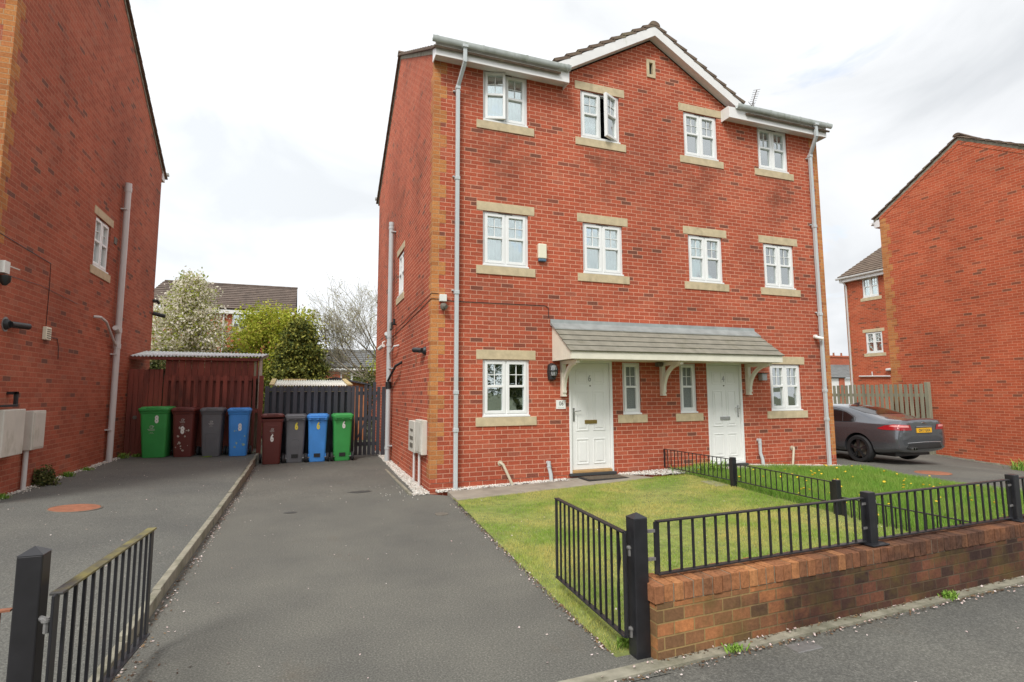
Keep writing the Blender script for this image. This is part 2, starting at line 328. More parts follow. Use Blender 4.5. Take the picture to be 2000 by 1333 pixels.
# car paint
m, t, b, ns, ls = nt('grey_metallic_paint'); b.inputs['Base Color'].default_value = (.15, .156, .17, 1); b.inputs['Metallic'].default_value = .65; b.inputs['Roughness'].default_value = .22; b.inputs['Coat Weight'].default_value = 1.; b.inputs['Coat Roughness'].default_value = .04
f = pos_noise(ns, ls, 900., 1); bp = N(ns, 'ShaderNodeBump', Strength=.04, Distance=.001); ls.new(f, bp.inputs['Height']); ls.new(bp.outputs[0], b.inputs['Normal']); M['paint'] = m
M['lamp_red'] = mat('tail_lamp_red', (.34, .012, .018), .12, .2, 9, coat=1.)
M['plate_y'] = mat('yellow_number_plate', (.80, .42, .01), .4, .03, 5)
M['tyre'] = mat('tyre', (.016, .016, .017), .75, .15, 9)
M['rim'] = mat('black_alloy', (.022, .022, .024), .22, .1, 9, coat=.6)
M['carglass'] = mat('privacy_glass', (.012, .009, .009), .06, .1, 3, spec=.6)
M['redcap'] = mat('red_wheel_cap', (.4, .03, .03), .4, .1, 9)
def text_mb(body, size, depth=.002, bold=0., sx=1.):
    cu = bpy.data.curves.new('txt', 'FONT'); cu.body = body; cu.size = size; cu.extrude = depth; cu.offset = bold; cu.align_x = 'CENTER'; cu.align_y = 'CENTER'; cu.resolution_u = 3
    o = bpy.data.objects.new('txt', cu); C.objects.link(o); dg = bpy.context.evaluated_depsgraph_get(); dg.update()
    me = bpy.data.meshes.new_from_object(o.evaluated_get(dg)); mb = MB()
    mb.add([(v.co.x*sx, v.co.z, v.co.y) for v in me.vertices], [tuple(p.vertices) for p in me.polygons])
    bpy.data.objects.remove(o); bpy.data.curves.remove(cu); bpy.data.meshes.remove(me)
    return mb                                                       # lies in the xz plane, facing -y
def place(mb, fn):
    mb.v = [tuple(fn(*p)) for p in mb.v]; return mb
# ------------------------------------------------------------------ camera
F_PX, PITCH, YAW, ROLL = 1092.416, .107319, .366035, -.005711
CAM = Vector((-1.91435, -9.17013, 1.59953))
fwd = Vector((math.sin(YAW)*math.cos(PITCH), math.cos(YAW)*math.cos(PITCH), math.sin(PITCH)))
rt = Vector((math.cos(YAW), -math.sin(YAW), 0)); up = rt.cross(fwd)
rt2 = rt*math.cos(ROLL) + up*math.sin(ROLL); up2 = -rt*math.sin(ROLL) + up*math.cos(ROLL)
cam = bpy.data.cameras.new('camera'); co = bpy.data.objects.new('camera', cam); C.objects.link(co); scn.camera = co
cam.sensor_width = 36; cam.lens = F_PX*36/2000; cam.shift_x = (1000-1017.631)/2000; cam.shift_y = (650.596-666.5)/2000
cam.clip_end = 3000; cam.clip_start = .05
co.matrix_world = Matrix(((rt2.x, up2.x, -fwd.x, CAM.x), (rt2.y, up2.y, -fwd.y, CAM.y), (rt2.z, up2.z, -fwd.z, CAM.z), (0, 0, 0, 1)))
# ------------------------------------------------------------------ sky and sun
w = bpy.data.worlds.new('World'); scn.world = w; w.use_nodes = True
ns, ls = w.node_tree.nodes, w.node_tree.links; bg = ns['Background']; bg.inputs[1].default_value = SKY_STRENGTH = .10
SUN_EL, SUN_ROT = math.radians(48), math.radians(222)
sky = ns.new('ShaderNodeTexSky'); sky.sky_type = 'NISHITA'; sky.sun_disc = False; sky.sun_elevation = SUN_EL; sky.sun_rotation = SUN_ROT; sky.dust_density = 1.5
tc = ns.new('ShaderNodeTexCoord'); mp = ns.new('ShaderNodeMapping'); mp.inputs['Scale'].default_value = (1, 1, 2.6); mp.inputs['Location'].default_value = (3.1, 1.7, .35); ls.new(tc.outputs['Generated'], mp.inputs[0])
cn = N(ns, 'ShaderNodeTexNoise', Scale=2.2, Detail=8., Roughness=.56, Distortion=.35); ls.new(mp.outputs[0], cn.inputs['Vector'])
cover = ramp(ns, [(.30, (.35,)*3), (.40, (1, 1, 1))]); ls.new(cn.outputs['Fac'], cover.inputs[0])
cn2 = N(ns, 'ShaderNodeTexNoise', Scale=2.3, Detail=6., Roughness=.52, Distortion=.5); mp2 = ns.new('ShaderNodeMapping'); mp2.inputs['Scale'].default_value = (1, 1, 2.2); mp2.inputs['Location'].default_value = (7.3, .4, 2.); ls.new(tc.outputs['Generated'], mp2.inputs[0]); ls.new(mp2.outputs[0], cn2.inputs['Vector'])
shade = ramp(ns, [(.34, (4.1, 4.25, 4.4)), (.44, (4.75, 4.88, 5.0)), (.56, (5.4, 5.5, 5.6)), (.70, (6.2, 6.28, 6.36))]); ls.new(cn2.outputs['Fac'], shade.inputs[0])
sxyz = ns.new('ShaderNodeSeparateXYZ'); ls.new(tc.outputs['Generated'], sxyz.inputs[0])
bright = ramp(ns, [(.0, (1.26, 1.27, 1.28)), (.46, (1.15, 1.16, 1.17)), (.72, (1.02, 1.02, 1.02)), (1., (.95, .95, .96))]); mr = N(ns, 'ShaderNodeMapRange'); mr.inputs[1].default_value = -1.; ls.new(sxyz.outputs[0], mr.inputs[0]); ls.new(mr.outputs[0], bright.inputs[0])
blue = mixc(ns, ls, 1., sky.outputs[0], (1.5, 1.5, 1.5), 'MULTIPLY')
clouds = mixc(ns, ls, 1., shade.outputs[0], bright.outputs[0], 'MULTIPLY'); ls.new(mixc(ns, ls, cover.outputs[0], blue, clouds), bg.inputs[0])
sl = bpy.data.lights.new('sun', 'SUN'); so = bpy.data.objects.new('sun', sl); C.objects.link(so)
sl.energy = 1.5; sl.angle = math.radians(18); sl.color = (1, .975, .93)
sd = Vector((math.sin(SUN_ROT)*math.cos(SUN_EL), math.cos(SUN_ROT)*math.cos(SUN_EL), math.sin(SUN_EL)))
so.rotation_euler = sd.to_track_quat('Z', 'Y').to_euler(); so.location = (0, 0, 30)
vs = scn.view_settings; vs.view_transform = 'Standard'; vs.look = 'None'; vs.gamma = 1; vs.exposure = .95
# ------------------------------------------------------------------ ground
def z_lawn(x, y):
    h = interp(x, [0, 4.5, 6.5, 9.2], [.03, .13, .13, -.02]); f = interp(x, [0, 5, 9], [0, 0, -.14])
    return f + (h-f)*clamp((y+6)/5)**1.7
def z_drive(x, y): return .0075*max(0, min(y, 6))
def z_kerb(y): return interp(y, [-6.6, -4.2, 0, 5.9], [.02, .098, .108, .205])
def z_left(x, y): return lerp(z_kerb(y)-.014, .255, clamp((-x-2.97)/2.75)) - .06*clamp((-y-4)/2.6)
def z_right(x, y): return interp(x, [9, 11.8, 15.8], [-.09, -.15, -.31]) + clamp((x-12)/3.8)*.07*clamp(y-2, -5, 1)
def sheet(name, xs, ys, zf, m, dz=0, xf=None):
    mb = MB(); n = len(xs)
    vs = [((xf(x, y) if xf else x), y, zf((xf(x, y) if xf else x), y)+dz) for y in ys for x in xs]
    mb.add(vs, [(j*n+i, j*n+i+1, (j+1)*n+i+1, (j+1)*n+i) for j in range(len(ys)-1) for i in range(n-1)])
    return tag(mb.build(name, m, smooth='all'), kind='structure')
def rng(a, b, n): return [a + (b-a)*i/(n-1) for i in range(n)]
WALL0 = (.10, -6.17); WALLS = .037                                      # garden wall front face: y = -6.17 + .037 (x - .1)
def ywall(x): return WALL0[1] + WALLS*(x-WALL0[0])
sheet('ground', rng(-1500, 1500, 3), rng(-1500, 1500, 3), lambda x, y: -.62, M['ground'])
sheet('back_gardens', rng(-40, 60, 21), rng(5.9, 80, 21), lambda x, y: -.2, M['ground'])
sheet('driveway', rng(-2.95, .0, 8), rng(-6.3, 8.2, 40), z_drive, M['asphalt'], xf=lambda x, y: x if x < -.45 else lerp(-.45, interp(y, [-6.3, -1, -.2, 0, 8], [.1, .21, .26, -.1, -.1]), (x+.45)/.45))
sheet('driveway', rng(-5.75, -2.98, 10), rng(-7, 8.2, 40), z_left, M['asphalt_l'])
sheet('driveway', rng(8.9, 17.5, 14), rng(-6, 12, 30), z_right, M['asphalt'])
sheet('front_yard', rng(-24, -5.7, 6), rng(-7, -.15, 6), lambda x, y: .25 - .06*clamp((-y-4)/2.6), M['asphalt_l'])
def pav_y(x): return ywall(x) - .075
mb = MB(); xs = rng(-30, 30, 61)
for a, b2 in zip(xs, xs[1:]):
    zz = [interp(x, [-6, -3, -2.6], [.10, .05, -.006]) - max(0, x-4)*.006 for x in (a, b2)]
    ya, yb = (pav_y(a), pav_y(b2)) if a > -3 else (-6.95, -6.95)
    mb.add([(a, -12, zz[0]), (b2, -12, zz[1]), (b2, yb, zz[1]), (a, ya, zz[0])], [(0, 1, 2, 3)])
tag(mb.build('pavement', M['pave']), kind='structure')
mb = MB()
for a, b2 in zip(xs, xs[1:]):
    if b2 < -2.85: continue
    ya, yb = ywall(a), ywall(b2); za = .012 - max(0, a-4)*.006; zb = .012 - max(0, b2-4)*.006
    a2 = max(a, -2.9)
    mb.add([(a2, ya-.085, za), (b2, yb-.085, zb), (b2, yb+.02, zb), (a2, ya+.02, za), (a2, ya-.085, za-.1), (b2, yb-.085, zb-.1)], [(0, 1, 2, 3), (4, 5, 1, 0)])
tag(mb.build('edging_strip', M['concrete']), kind='structure')
mb = MB()                                                              # kerb between the two drives, laid as short units
y = -6.6
while y < 5.2:
    l = .9; j = RND.uniform(-.008, .008)
    z1 = z_kerb(y+.45) + RND.uniform(-.004, .004)
    mb.box(-2.975+j, -2.915+j, y+.004, y+l-.004, -.2, z1); y += l
tag(mb.build('kerb', M['concrete'], bevel=.006), kind='structure')
# lawns
def lawn_x0(y): return .2 - .06*(-1-y) if y < -1 else .2
sheet('lawn', rng(0, 1, 14), rng(-6.02, -.72, 20), z_lawn, M['soil'], xf=lambda u, y: lerp(lawn_x0(y), 4.55, u))
sheet('lawn', rng(0, 1, 14), rng(-5.85, -.0, 20), z_lawn, M['soil'], xf=lambda u, y: lerp(4.5, 8.95, u), dz=-.003)
mb = MB()
P = [(.25, -.2), (.21, -.98), (3.82, -.68), (3.58, -.17), (3.45, -.004), (2.48, -.004), (2.42, -.2)]
for poly, in (( [(.25, -.2), (.21, -.98), (1.3, -.89), (1.3, -.2)],), ([(1.306, -.2), (1.306, -.89), (2.42, -.797), (2.42, -.2)],), ([(2.426, -.004), (2.426, -.797), (3.82, -.68), (3.58, -.17), (3.46, -.004)],)):
    mb.prism([(x, y, z_lawn(x, min(y, -1))+.012) for x, y in poly], (0, 0, -.15))
tag(mb.build('path', M['slab'], bevel=.005), kind='structure')
mb = MB()
for poly, in (([(5.45, -.004), (5.45, -.68), (7.2, -.66), (7.2, -.004)],), ([(7.206, -.16), (7.206, -.66), (9.0, -.62), (9.15, -.1), (9.05, -.06), (8.2, -.16)],)):
    mb.prism([(x, y, z_lawn(x, -1)+.016) for x, y in poly], (0, 0, -.15))
tag(mb.build('path', M['slab'], bevel=.005), kind='structure')
def blades(name, n, region, hgt, width, m, seed, lean=.35):
    r = np.random.default_rng(seed); xy = region(r, n); n = len(xy)
    z = np.array([z_lawn(a, b) for a, b in xy]); h = hgt(r, xy); th = r.uniform(0, 2*np.pi, n); d = np.stack([np.cos(th), np.sin(th), np.zeros(n)], 1)*width*r.uniform(.7, 1.3, n)[:, None]
    ph = r.uniform(0, 2*np.pi, n); le = r.uniform(0, lean, n)*h
    base = np.stack([xy[:, 0], xy[:, 1], z-.004], 1); tip = base + np.stack([np.cos(ph)*le, np.sin(ph)*le, h], 1)
    V = np.stack([base-d, base+d, tip+d*.25, tip-d*.25], 1)
    o = fast_mesh(name, V, n, m); return tag(o, kind='stuff')
def reg_left(r, n):
    y = r.uniform(-5.98, -.62, n); x0 = np.where(y < -1, .2-.06*(-1-y), .2) + r.normal(0, .02, n); x = x0 + (4.5-x0)*r.uniform(0, 1, n)
    edge = -.96 + (x-.21)*.083
    keep = (y < edge + r.normal(0, .02, n)) | ((x > 3.82) & (y < -.62 + (x-3.8)*.05)); return np.stack([x, y], 1)[keep]
def reg_right(r, n):
    y = r.uniform(-5.98, -.05, n); x = 4.52 + (4.45)*r.uniform(0, 1, n) + r.normal(0, .015, n); keep = (y < -.64) | (x < 5.42); return np.stack([x, y], 1)[keep]
nz = lambda r, xy, a, b: np.clip(a + (b-a)*(.5 + .5*np.sin(xy[:, 0]*2.3+np.cos(xy[:, 1]*3.1))*np.cos(xy[:, 1]*1.7)) * r.uniform(.6, 1.3, len(xy)), .008, 1)
tag(blades('grass', 150000, reg_left, lambda r, xy: nz(r, xy, .012, .036), .0022, M['grass'], 1, .9), 'short patchy green and straw coloured grass of the mown left lawn', 'grass')
tag(blades('grass', 75000, reg_right, lambda r, xy: nz(r, xy, .05, .13), .0035, M['grass_long'], 2, .7), 'longer lush green grass of the right lawn with dandelions', 'grass')
# pebbles
def pebbles(name, spots, m, label, cat):
    ico = bmesh.new(); bmesh.ops.create_icosphere(ico, subdivisions=1, radius=1); bv = np.array([v.co for v in ico.verts]); bf = np.array([[v.index for v in f.verts] for f in ico.faces]); ico.free()
    P = []; 
    for x, y, z, s in spots:
        sc = np.array([RND.uniform(.7, 1.2), RND.uniform(.7, 1.2), RND.uniform(.5, .9)])*s; a = RND.uniform(0, 6.28); R = np.array([[math.cos(a), -math.sin(a), 0], [math.sin(a), math.cos(a), 0], [0, 0, 1]])
        P.append(((bv*sc*np.random.default_rng(len(P)).uniform(.85, 1.15, bv.shape)) @ R.T + (x, y, z)))
    V = np.concatenate(P); F = np.concatenate([bf + i*len(bv) for i in range(len(P))])
    me = bpy.data.meshes.new(name); me.from_pydata(V.tolist(), [], F.tolist()); o = link_mesh(me, name, m, None, Vector((0, 0, 0)))
    return tag(o, label, cat, kind='stuff')
sp = []
for i in range(5200):
    y = RND.uniform(-.12, 6.6); wd = interp(y, [-.1, .2, 7], [.30, .22, .13]); x = -RND.uniform(.01, wd); sp.append((x, y, z_drive(x, y)+RND.uniform(.0, .03), RND.uniform(.008, .015)))
for i in range(80): sp.append((RND.uniform(-.75, -.2), RND.uniform(-.5, 3.), .006, RND.uniform(.005, .009)))
pebbles('gravel', sp, M['pebble'], 'white pebble strip along the side wall of the middle house', 'gravel')
sp = []
for i in range(1600):
    x = RND.uniform(.1, 2.42); y = -abs(RND.gauss(0, .09)); y = max(y, -.21); sp.append((x, y, z_lawn(x, -1)+RND.uniform(0, .02), RND.uniform(.008, .014)))
for i in range(2200):
    x = RND.uniform(3.5, 5.4); y = -RND.uniform(0, interp(x, [3.5, 4.1, 5.0, 5.4], [.12, .5, .62, .2])); sp.append((x, y, z_lawn(x, -1)+RND.uniform(0, .025), RND.uniform(.008, .014)))
for i in range(700):
    x = RND.uniform(6.5, 9.0); sp.append((x, -RND.uniform(0, .16), z_lawn(x, -1)+.012, RND.uniform(.007, .012)))
pebbles('gravel', sp, M['pebble'], 'white pebbles at the foot of the front wall between the doors', 'gravel')
sp = []
for i in range(1500):
    y = RND.uniform(-3, 6.8); x = -5.71 + abs(RND.gauss(0, .06)); sp.append((x, y, z_left(x, y)+RND.uniform(0, .015), RND.uniform(.007, .014)))
pebbles('gravel', sp, M['pebble'], 'thin line of dusty pebbles along the left house wall', 'gravel')
mb = MB()
for i in range(14): mb.box(-.335+.004*i*.9, -.29+.0036*i, -.1+.47*i, -.1+.47*i+.462, -.1, .035-.012*.35*max(0, .47*i))
tag(mb.build('edging_strip', M['concrete']), kind='structure')
# petals
def petals():
    r = np.random.default_rng(5); pts = []
    for i in range(420):
        y = r.uniform(-5.2, 4.5); pts.append((-2.90 + abs(r.normal(0, .06)), y, z_drive(-2.9, y)))
    for i in range(260):
        x = r.uniform(-.4, 7); pts.append((x, ywall(x) - .10 - abs(r.normal(0, .05)), .006))
    for i in range(110):
        x = r.uniform(-.4, 7); pts.append((x, ywall(x) - .005 - abs(r.normal(0, .025)), .016))
    for i in range(240):
        y = r.uniform(-6, -1); pts.append((lawn_x0(y) - abs(r.normal(0, .05)), y, .006))
    for i in range(150): pts.append((r.uniform(-2.8, -.1), r.uniform(-6.2, 6), .0))
    for i in range(120): x, y = r.uniform(-5.5, -3.05), r.uniform(-4, 6.2); pts.append((x, y, z_left(x, y)))
    for i in range(110): x = r.uniform(-2, 7); pts.append((x, r.uniform(-8.2, -6.3), -.004))
    for i in range(120): x, y = r.uniform(.2, 4.4), r.uniform(-5.8, -1); pts.append((x, y, z_lawn(x, y)+.035))
    p = np.array(pts); n = len(p); p[:, 2] += .008
    for k in range(n):
        if -2.9 < p[k, 0] < -.2 and p[k, 1] > -6: p[k, 2] = z_drive(p[k, 0], p[k, 1])+.008
    s = r.uniform(.0035, .0085, n); th = r.uniform(0, 6.28, n); ux = np.stack([np.cos(th), np.sin(th), r.uniform(-.5, .5, n)], 1)*s[:, None]; uy = np.stack([-np.sin(th), np.cos(th), r.uniform(-.3, .6, n)], 1)*s[:, None]*.7
    return tag(fast_mesh('fallen_petals', np.stack([p-ux-uy, p+ux-uy, p+ux+uy, p-ux+uy], 1), n, M['petal']), 'pale pink fallen blossom petals scattered over the drives and kerb', 'petals', kind='stuff')
petals()
def disc(name, x, y, z, r, m, label, cat, ring=None, zf=None):
    tilt = lambda mb_: place(mb_, lambda a, b2, c: (a, b2, c + (zf(a, b2)-zf(x, y) if zf else 0)))
    mb = MB(); mb.lathe([(r*.97, -.01), (r, .002), (r*.985, .006), (r*.3, .0065)], 32, (x, y, z)); tilt(mb)
    o = mb.build(name, m, base=(x, y, z), smooth=True); tag(o, label, cat)
    if ring: mb = MB(); mb.lathe([(r*1.01, -.01), (r*1.01, .006), (r*1.07, .005), (r*1.08, -.01)], 32, (x, y, z), cap=False); tilt(mb); mb.build('cover_frame', ring, o)
    return o
zc = z_left(-4.6, -.38)
disc('manhole_cover', -4.58, -.40, zc+.002, .265, M['rust'], 'round rusty manhole cover in the left driveway', 'manhole cover', M['iron'], z_left)
disc('drain_cover', -.17, -1.62, .001, .09, M['iron'], 'small round iron cover in the middle drive near the lawn', 'drain cover')
disc('manhole_cover', 10.45, -1.05, z_right(10.4, -1)+.004, .33, M['rust'], 'rusty manhole cover in the right driveway before the grey car', 'manhole cover')
# ------------------------------------------------------------------ houses
def wall_mesh(F, u0, u1, v0, v1, holes, gable=None, rd=.12):
    """F(u, v, w) -> world, w outward; holes (u0,u1,v0,v1) get reveals rd deep."""
    mb = MB(F); us = sorted({u0, u1, *[h[0] for h in holes], *[h[1] for h in holes]}); vs = sorted({v0, v1, *[h[2] for h in holes], *[h[3] for h in holes]})
    for a, b2 in zip(us, us[1:]):
        for c, d in zip(vs, vs[1:]):
            if any(h[0] <= (a+b2)/2 <= h[1] and h[2] <= (c+d)/2 <= h[3] for h in holes): continue
            mb.add([(a, c, 0), (b2, c, 0), (b2, d, 0), (a, d, 0)], [(0, 1, 2, 3)])
    if gable: mb.add([(u, v, 0) for u, v in gable], [tuple(range(len(gable)))])
    for a, b2, c, d in holes:
        mb.add([(a, c, 0), (b2, c, 0), (b2, d, 0), (a, d, 0), (a, c, -rd), (b2, c, -rd), (b2, d, -rd), (a, d, -rd)], [(0, 1, 5, 4), (1, 2, 6, 5), (2, 3, 7, 6), (3, 0, 4, 7)])
    return mb
def quoins(F, u0, sgn, v0, v1, first=0):
    mb = MB(F); k = first; v = v0
    while v < v1:
        w_ = .232 if k % 2 == 0 else .122; t = min(v+.225, v1); a, b2 = sorted((u0, u0+sgn*w_))
        mb.box(a, b2, v, t, -.01, .003); v += .225; k += 1
    return mb
def window(parent, F, u0, u1, v0, v1, lights=2, opens={}, backing='net', label=None, vent=True, pane='glass', hi=.44):
    """uPVC casement window: frame > sash, pane, trickle vent, curtain or blind behind the glass."""
    f = MB(F); fw = .042; W0, W1 = -.115, -.035
    f.box(u0, u0+fw, v0+.03, v1, W0, W1); f.box(u1-fw, u1, v0+.03, v1, W0, W1); f.box(u0+fw, u1-fw, v1-fw, v1, W0, W1); f.box(u0+fw, u1-fw, v0+.03, v0+.03+fw, W0, W1)
    f.box(u0-.004, u1+.004, v0+.002, v0+.03, W0, .012)
    n = lights; lw = (u1-u0-2*fw)/n
    for i in range(1, n): uc = u0+fw+i*lw; f.box(uc-.02, uc+.02, v0+.03+fw, v1-fw, W0, W1)
    fr = f.build('window', M['upvc'], parent, bevel=.004); tag(fr, label)
    for i in range(n):
        a = u0+fw+i*lw+(.004 if i == 0 else .014); b2 = u0+fw+(i+1)*lw-(.004 if i == n-1 else .014); c, d = v0+.03+fw-.01, v1-fw+.01
        G = F
        if i in opens:
            side, ang = opens[i]; h = a if side == 'l' else b2; sg = 1 if side == 'l' else -1; ca, sa = math.cos(math.radians(ang)), math.sin(math.radians(ang))
            def G(u, v, w, h=h, sg=sg, ca=ca, sa=sa):
                du = (u-h)*sg; dw = w+.03
                return F(h+sg*(du*ca - dw*sa), v, -.03+du*sa+dw*ca)
        s = MB(G); sw = .048; S0, S1 = -.085, -.022
        s.box(a, a+sw, c, d, S0, S1); s.box(b2-sw, b2, c, d, S0, S1); s.box(a+sw, b2-sw, c, c+sw, S0, S1); s.box(a+sw, b2-sw, d-sw, d, S0, S1)
        tr = lerp(d, c, hi+.04); s.box(a+sw, b2-sw, tr-.02, tr+.02, S0, S1)
        um = (a+b2)/2; vm = (tr+.02+d-sw)/2
        s.box(um-.0065, um+.0065, tr+.02, d-sw, -.064, -.050); s.box(a+sw, um-.0065, vm-.0065, vm+.0065, -.064, -.050); s.box(um+.0065, b2-sw, vm-.0065, vm+.0065, -.064, -.050)
        so_ = s.build('sash', M['upvc'], fr, bevel=.004)
        if i in opens: so_['label'] = 'sash standing open'
        p = MB(G); p.box(a+sw-.005, b2-sw+.005, c+sw-.005, d-sw+.005, -.072, -.066); p.build('pane', M[pane], fr)
    if vent:
        t = MB(F); um = (u0+u1)/2; t.box(um-.13, um+.13, v1-.024, v1-.012, -.036, -.026); t.build('trickle_vent', M['iron'], fr)
    if backing == 'net':
        t = MB(F); k = 40; pts = [(lerp(u0+.02, u1-.02, i/k), -.20+.016*math.sin(i*1.9)+.01*math.sin(i*.7)) for i in range(k+1)]
        vs = [(u, v, w_) for v in (v0+.04, v1-.02) for u, w_ in pts]; t.add(vs, [(i, i+1, k+2+i, k+1+i) for i in range(k)]); t.build('net_curtain', M['net'], fr, smooth='all')
    if backing == 'blind':
        t = MB(F); v = v0+.05
        while v < v1-.05: t.add([(u0+.02, v, -.16), (u1-.02, v, -.16), (u1-.02, v+.022, -.195), (u0+.02, v+.022, -.195)], [(0, 1, 2, 3)]); v += .034
        t.build('blind', M['blind'], fr)
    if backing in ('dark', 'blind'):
        t = MB(F); t.box(u0+.01, u1-.01, v0+.01, v1-.01, -.62, -.60); t.box(u0-.02, u0+.01, v0+.01, v1-.01, -.62, -.125); t.box(u1-.01, u1+.02, v0+.01, v1-.01, -.62, -.125); t.box(u0+.01, u1-.01, v0-.03, v0+.01, -.62, -.125); t.build('room', M['dark'], fr)  # shallow room lining, its shade painted as a near-black colour
    return fr
def stonebar(parent, F, name, u0, u1, v0, v1, proud=.012, joints=()):
    s = MB(F); cuts = [u0, *joints, u1]
    for a, b2 in zip(cuts, cuts[1:]): s.box(a+.0015, b2-.0015, v0, v1, -.09, proud)
    return s.build(name, M['stone'], parent, bevel=.004)
def tiled_roof(mb, p00, p10, p01, p11, course=.3, th=.028):
    """stepped courses of tiles from the eave p00-p10 up to the ridge p01-p11."""
    p00, p10, p01, p11 = map(Vector, (p00, p10, p01, p11)); L = (p01-p00).length; n = max(1, round(L/course)); nrm = (p10-p00).cross(p01-p00).normalized()
    if nrm.z < 0: nrm = -nrm
    for i in range(n):
        a, b2 = i/n, min(1, (i+1)/n + .02)
        q = [p00.lerp(p01, a), p10.lerp(p11, a), p10.lerp(p11, b2), p00.lerp(p01, b2)]
        top = [q[0]+nrm*th*2, q[1]+nrm*th*2, q[2]+nrm*th*.9, q[3]+nrm*th*.9]; bot = [q[0]+nrm*th*.7, q[1]+nrm*th*.7, q[2]-nrm*th*.3, q[3]-nrm*th*.3]
        mb.add(bot+top, [(3, 2, 1, 0), (4, 5, 6, 7), (0, 1, 5, 4), (1, 2, 6, 5), (2, 3, 7, 6), (3, 0, 4, 7)])
def ridge_caps(mb, p0, p1, r=.11, step=.45):
    p0, p1 = Vector(p0), Vector(p1); n = max(1, round((p1-p0).length/step)); d = (p1-p0)/n; u = d.normalized(); s_ = u.cross(Vector((0, 0, 1))).normalized()
    for i in range(n):
        a = p0+d*i+u*.004; b2 = p0+d*(i+1)-u*.004; rr = r*(1.0 if i % 2 else 1.04)
        ring = lambda p: [tuple(p + s_*rr*math.cos(t) + Vector((0, 0, 1))*rr*.75*math.sin(t)) for t in [math.pi*k/8 for k in range(9)]]
        mb.loft([ring(a), ring(b2)])
def gutter(mb, F, u0, u1, w0, w1, v0, v1):
    """half-round gutter running along u, from wall distance w0 to w1, rim at v1."""
    k = 9; c = (w0+w1)/2; r = (w1-w0)/2
    pr = [(c - r*math.cos(math.pi*i/(k-1)), v1 - (v1-v0)*math.sin(math.pi*i/(k-1))) for i in range(k)]
    pr2 = [(c - (r-.006)*math.cos(math.pi*i/(k-1)), v1 - (v1-v0-.006)*math.sin(math.pi*i/(k-1))) for i in range(k-1, -1, -1)]
    ring = pr+pr2; mb.loft([[F(u0, v, w_) for w_, v in ring], [F(u1, v, w_) for w_, v in ring]])
    u = u0+.06
    while u < u1:
        pr3 = [(c - (r+.007)*math.cos(math.pi*i/(k-1)), v1+.004 - (v1+.004-v0+.007)*math.sin(math.pi*i/(k-1))) for i in range(k)]
        mb.loft([[F(u, v, w_) for w_, v in pr3], [F(u+.035, v, w_) for w_, v in pr3]]); u += .82
EAVE, SL = 7.60, .566
def pipe_with_collars(mb, pts, r, collars=(), n=12, square=False, wall=None):
    mb.tube(pts, r, n)
    for z in collars:
        a = Vector(pts[0]); x, y = a.x, a.y
        mb.cyl((x, y, z-.035), (x, y, z+.035), r*1.18, n)
# ---- the middle pair of houses
XC, WD, DEP = 4.487, 8.97, 7.85
FF = lambda u, v, w: (u, -w, v)                                        # front wall y = 0
FL = lambda u, v, w: (-w, u, v)                                        # left flank x = 0
FR = lambda u, v, w: (WD+w, u, v)
FB = lambda u, v, w: (u, DEP+w, v)
H = thing('semi_detached_house', 'three storey red brick pair of houses with front gable and two white doors', 'house', (XC, 3.9, 0))
cols = [(.895, 1.756), (2.857, 3.72), (5.254, 6.117), (7.218, 8.079)]
rows = [(1.193, 2.180), (3.820, 4.805), (6.470, 7.446)]
holes = [(*cols[i], *rows[0]) for i in (0, 3)] + [(*c, *rows[r]) for r in (1, 2) for c in cols]
D6, D4 = (2.518, 3.411), (5.576, 6.455); S6, S4 = (3.638, 4.037), (4.929, 5.332); ZD = .172
holes += [(*D6, ZD, 2.19), (*D4, ZD, 2.19), (*S6, 1.187, 2.163), (*S4, 1.19, 2.163), (4.445, 4.53, 8.08, 8.34)]
gy = lambda x: 8.81 - abs(x-XC)*.5745
gable = [(2.33, 7.45), (6.644, 7.45), (6.644, gy(6.644)), (XC, gy(XC)), (2.33, gy(2.33))]
fw_ = wall_mesh(FF, 0, WD, -.4, 7.45, holes[:-1])
# gable above eaves level, around the slit
gw = MB(FF); SLT = holes[-1]
for poly in ([(2.33, 7.45), (SLT[0], 7.45), (SLT[0], gy(SLT[0])), (2.33, gy(2.33))], [(SLT[1], 7.45), (6.644, 7.45), (6.644, gy(6.644)), (SLT[1], gy(SLT[1]))],
             [(SLT[0], 7.45), (SLT[1], 7.45), (SLT[1], SLT[2]), (SLT[0], SLT[2])], [(SLT[0], SLT[3]), (SLT[1], SLT[3]), (SLT[1], gy(SLT[1])), (XC, gy(XC)), (SLT[0], gy(SLT[0]))]):
    gw.add([(u, v, 0) for u, v in poly], [tuple(range(len(poly)))])
fw_.v += gw.v; nb = len(fw_.v)-len(gw.v); fw_.f += [tuple(i+nb for i in f) for f in gw.f]
fw_.build('front_wall', M['brick'], H)
flank_h = [(2.98, 3.83, 3.80, 4.785)]
RY = DEP/2
gab = lambda e: [(0, 7.45), (DEP, 7.45), (DEP, EAVE-.02), (RY, EAVE-.02+SL*RY), (0, EAVE-.02)]
wall_mesh(FL, 0, DEP, -.4, 7.45, flank_h, gab(0)).build('side_wall', M['brick'], H)
wall_mesh(FR, 0, DEP, -.6, 7.45, [], gab(0)).build('side_wall', M['brick'], H)
wall_mesh(FB, 0, WD, -.4, 7.6, []).build('rear_wall', M['brick'], H)
quoins(FF, 0, 1, .225, 7.4, 1).build('quoin', M['buff'], H); quoins(FF, WD, -1, .225, 7.4, 1).build('quoin', M['buff'], H)
quoins(FL, 0, 1, .225, 7.4, 0).build('quoin', M['buff'], H); quoins(FR, 0, 1, .225, 7.4, 0).build('quoin', M['buff'], H)
fl = MB(FF); fl.box(.0, WD, -.4, .16, -.02, .004); 
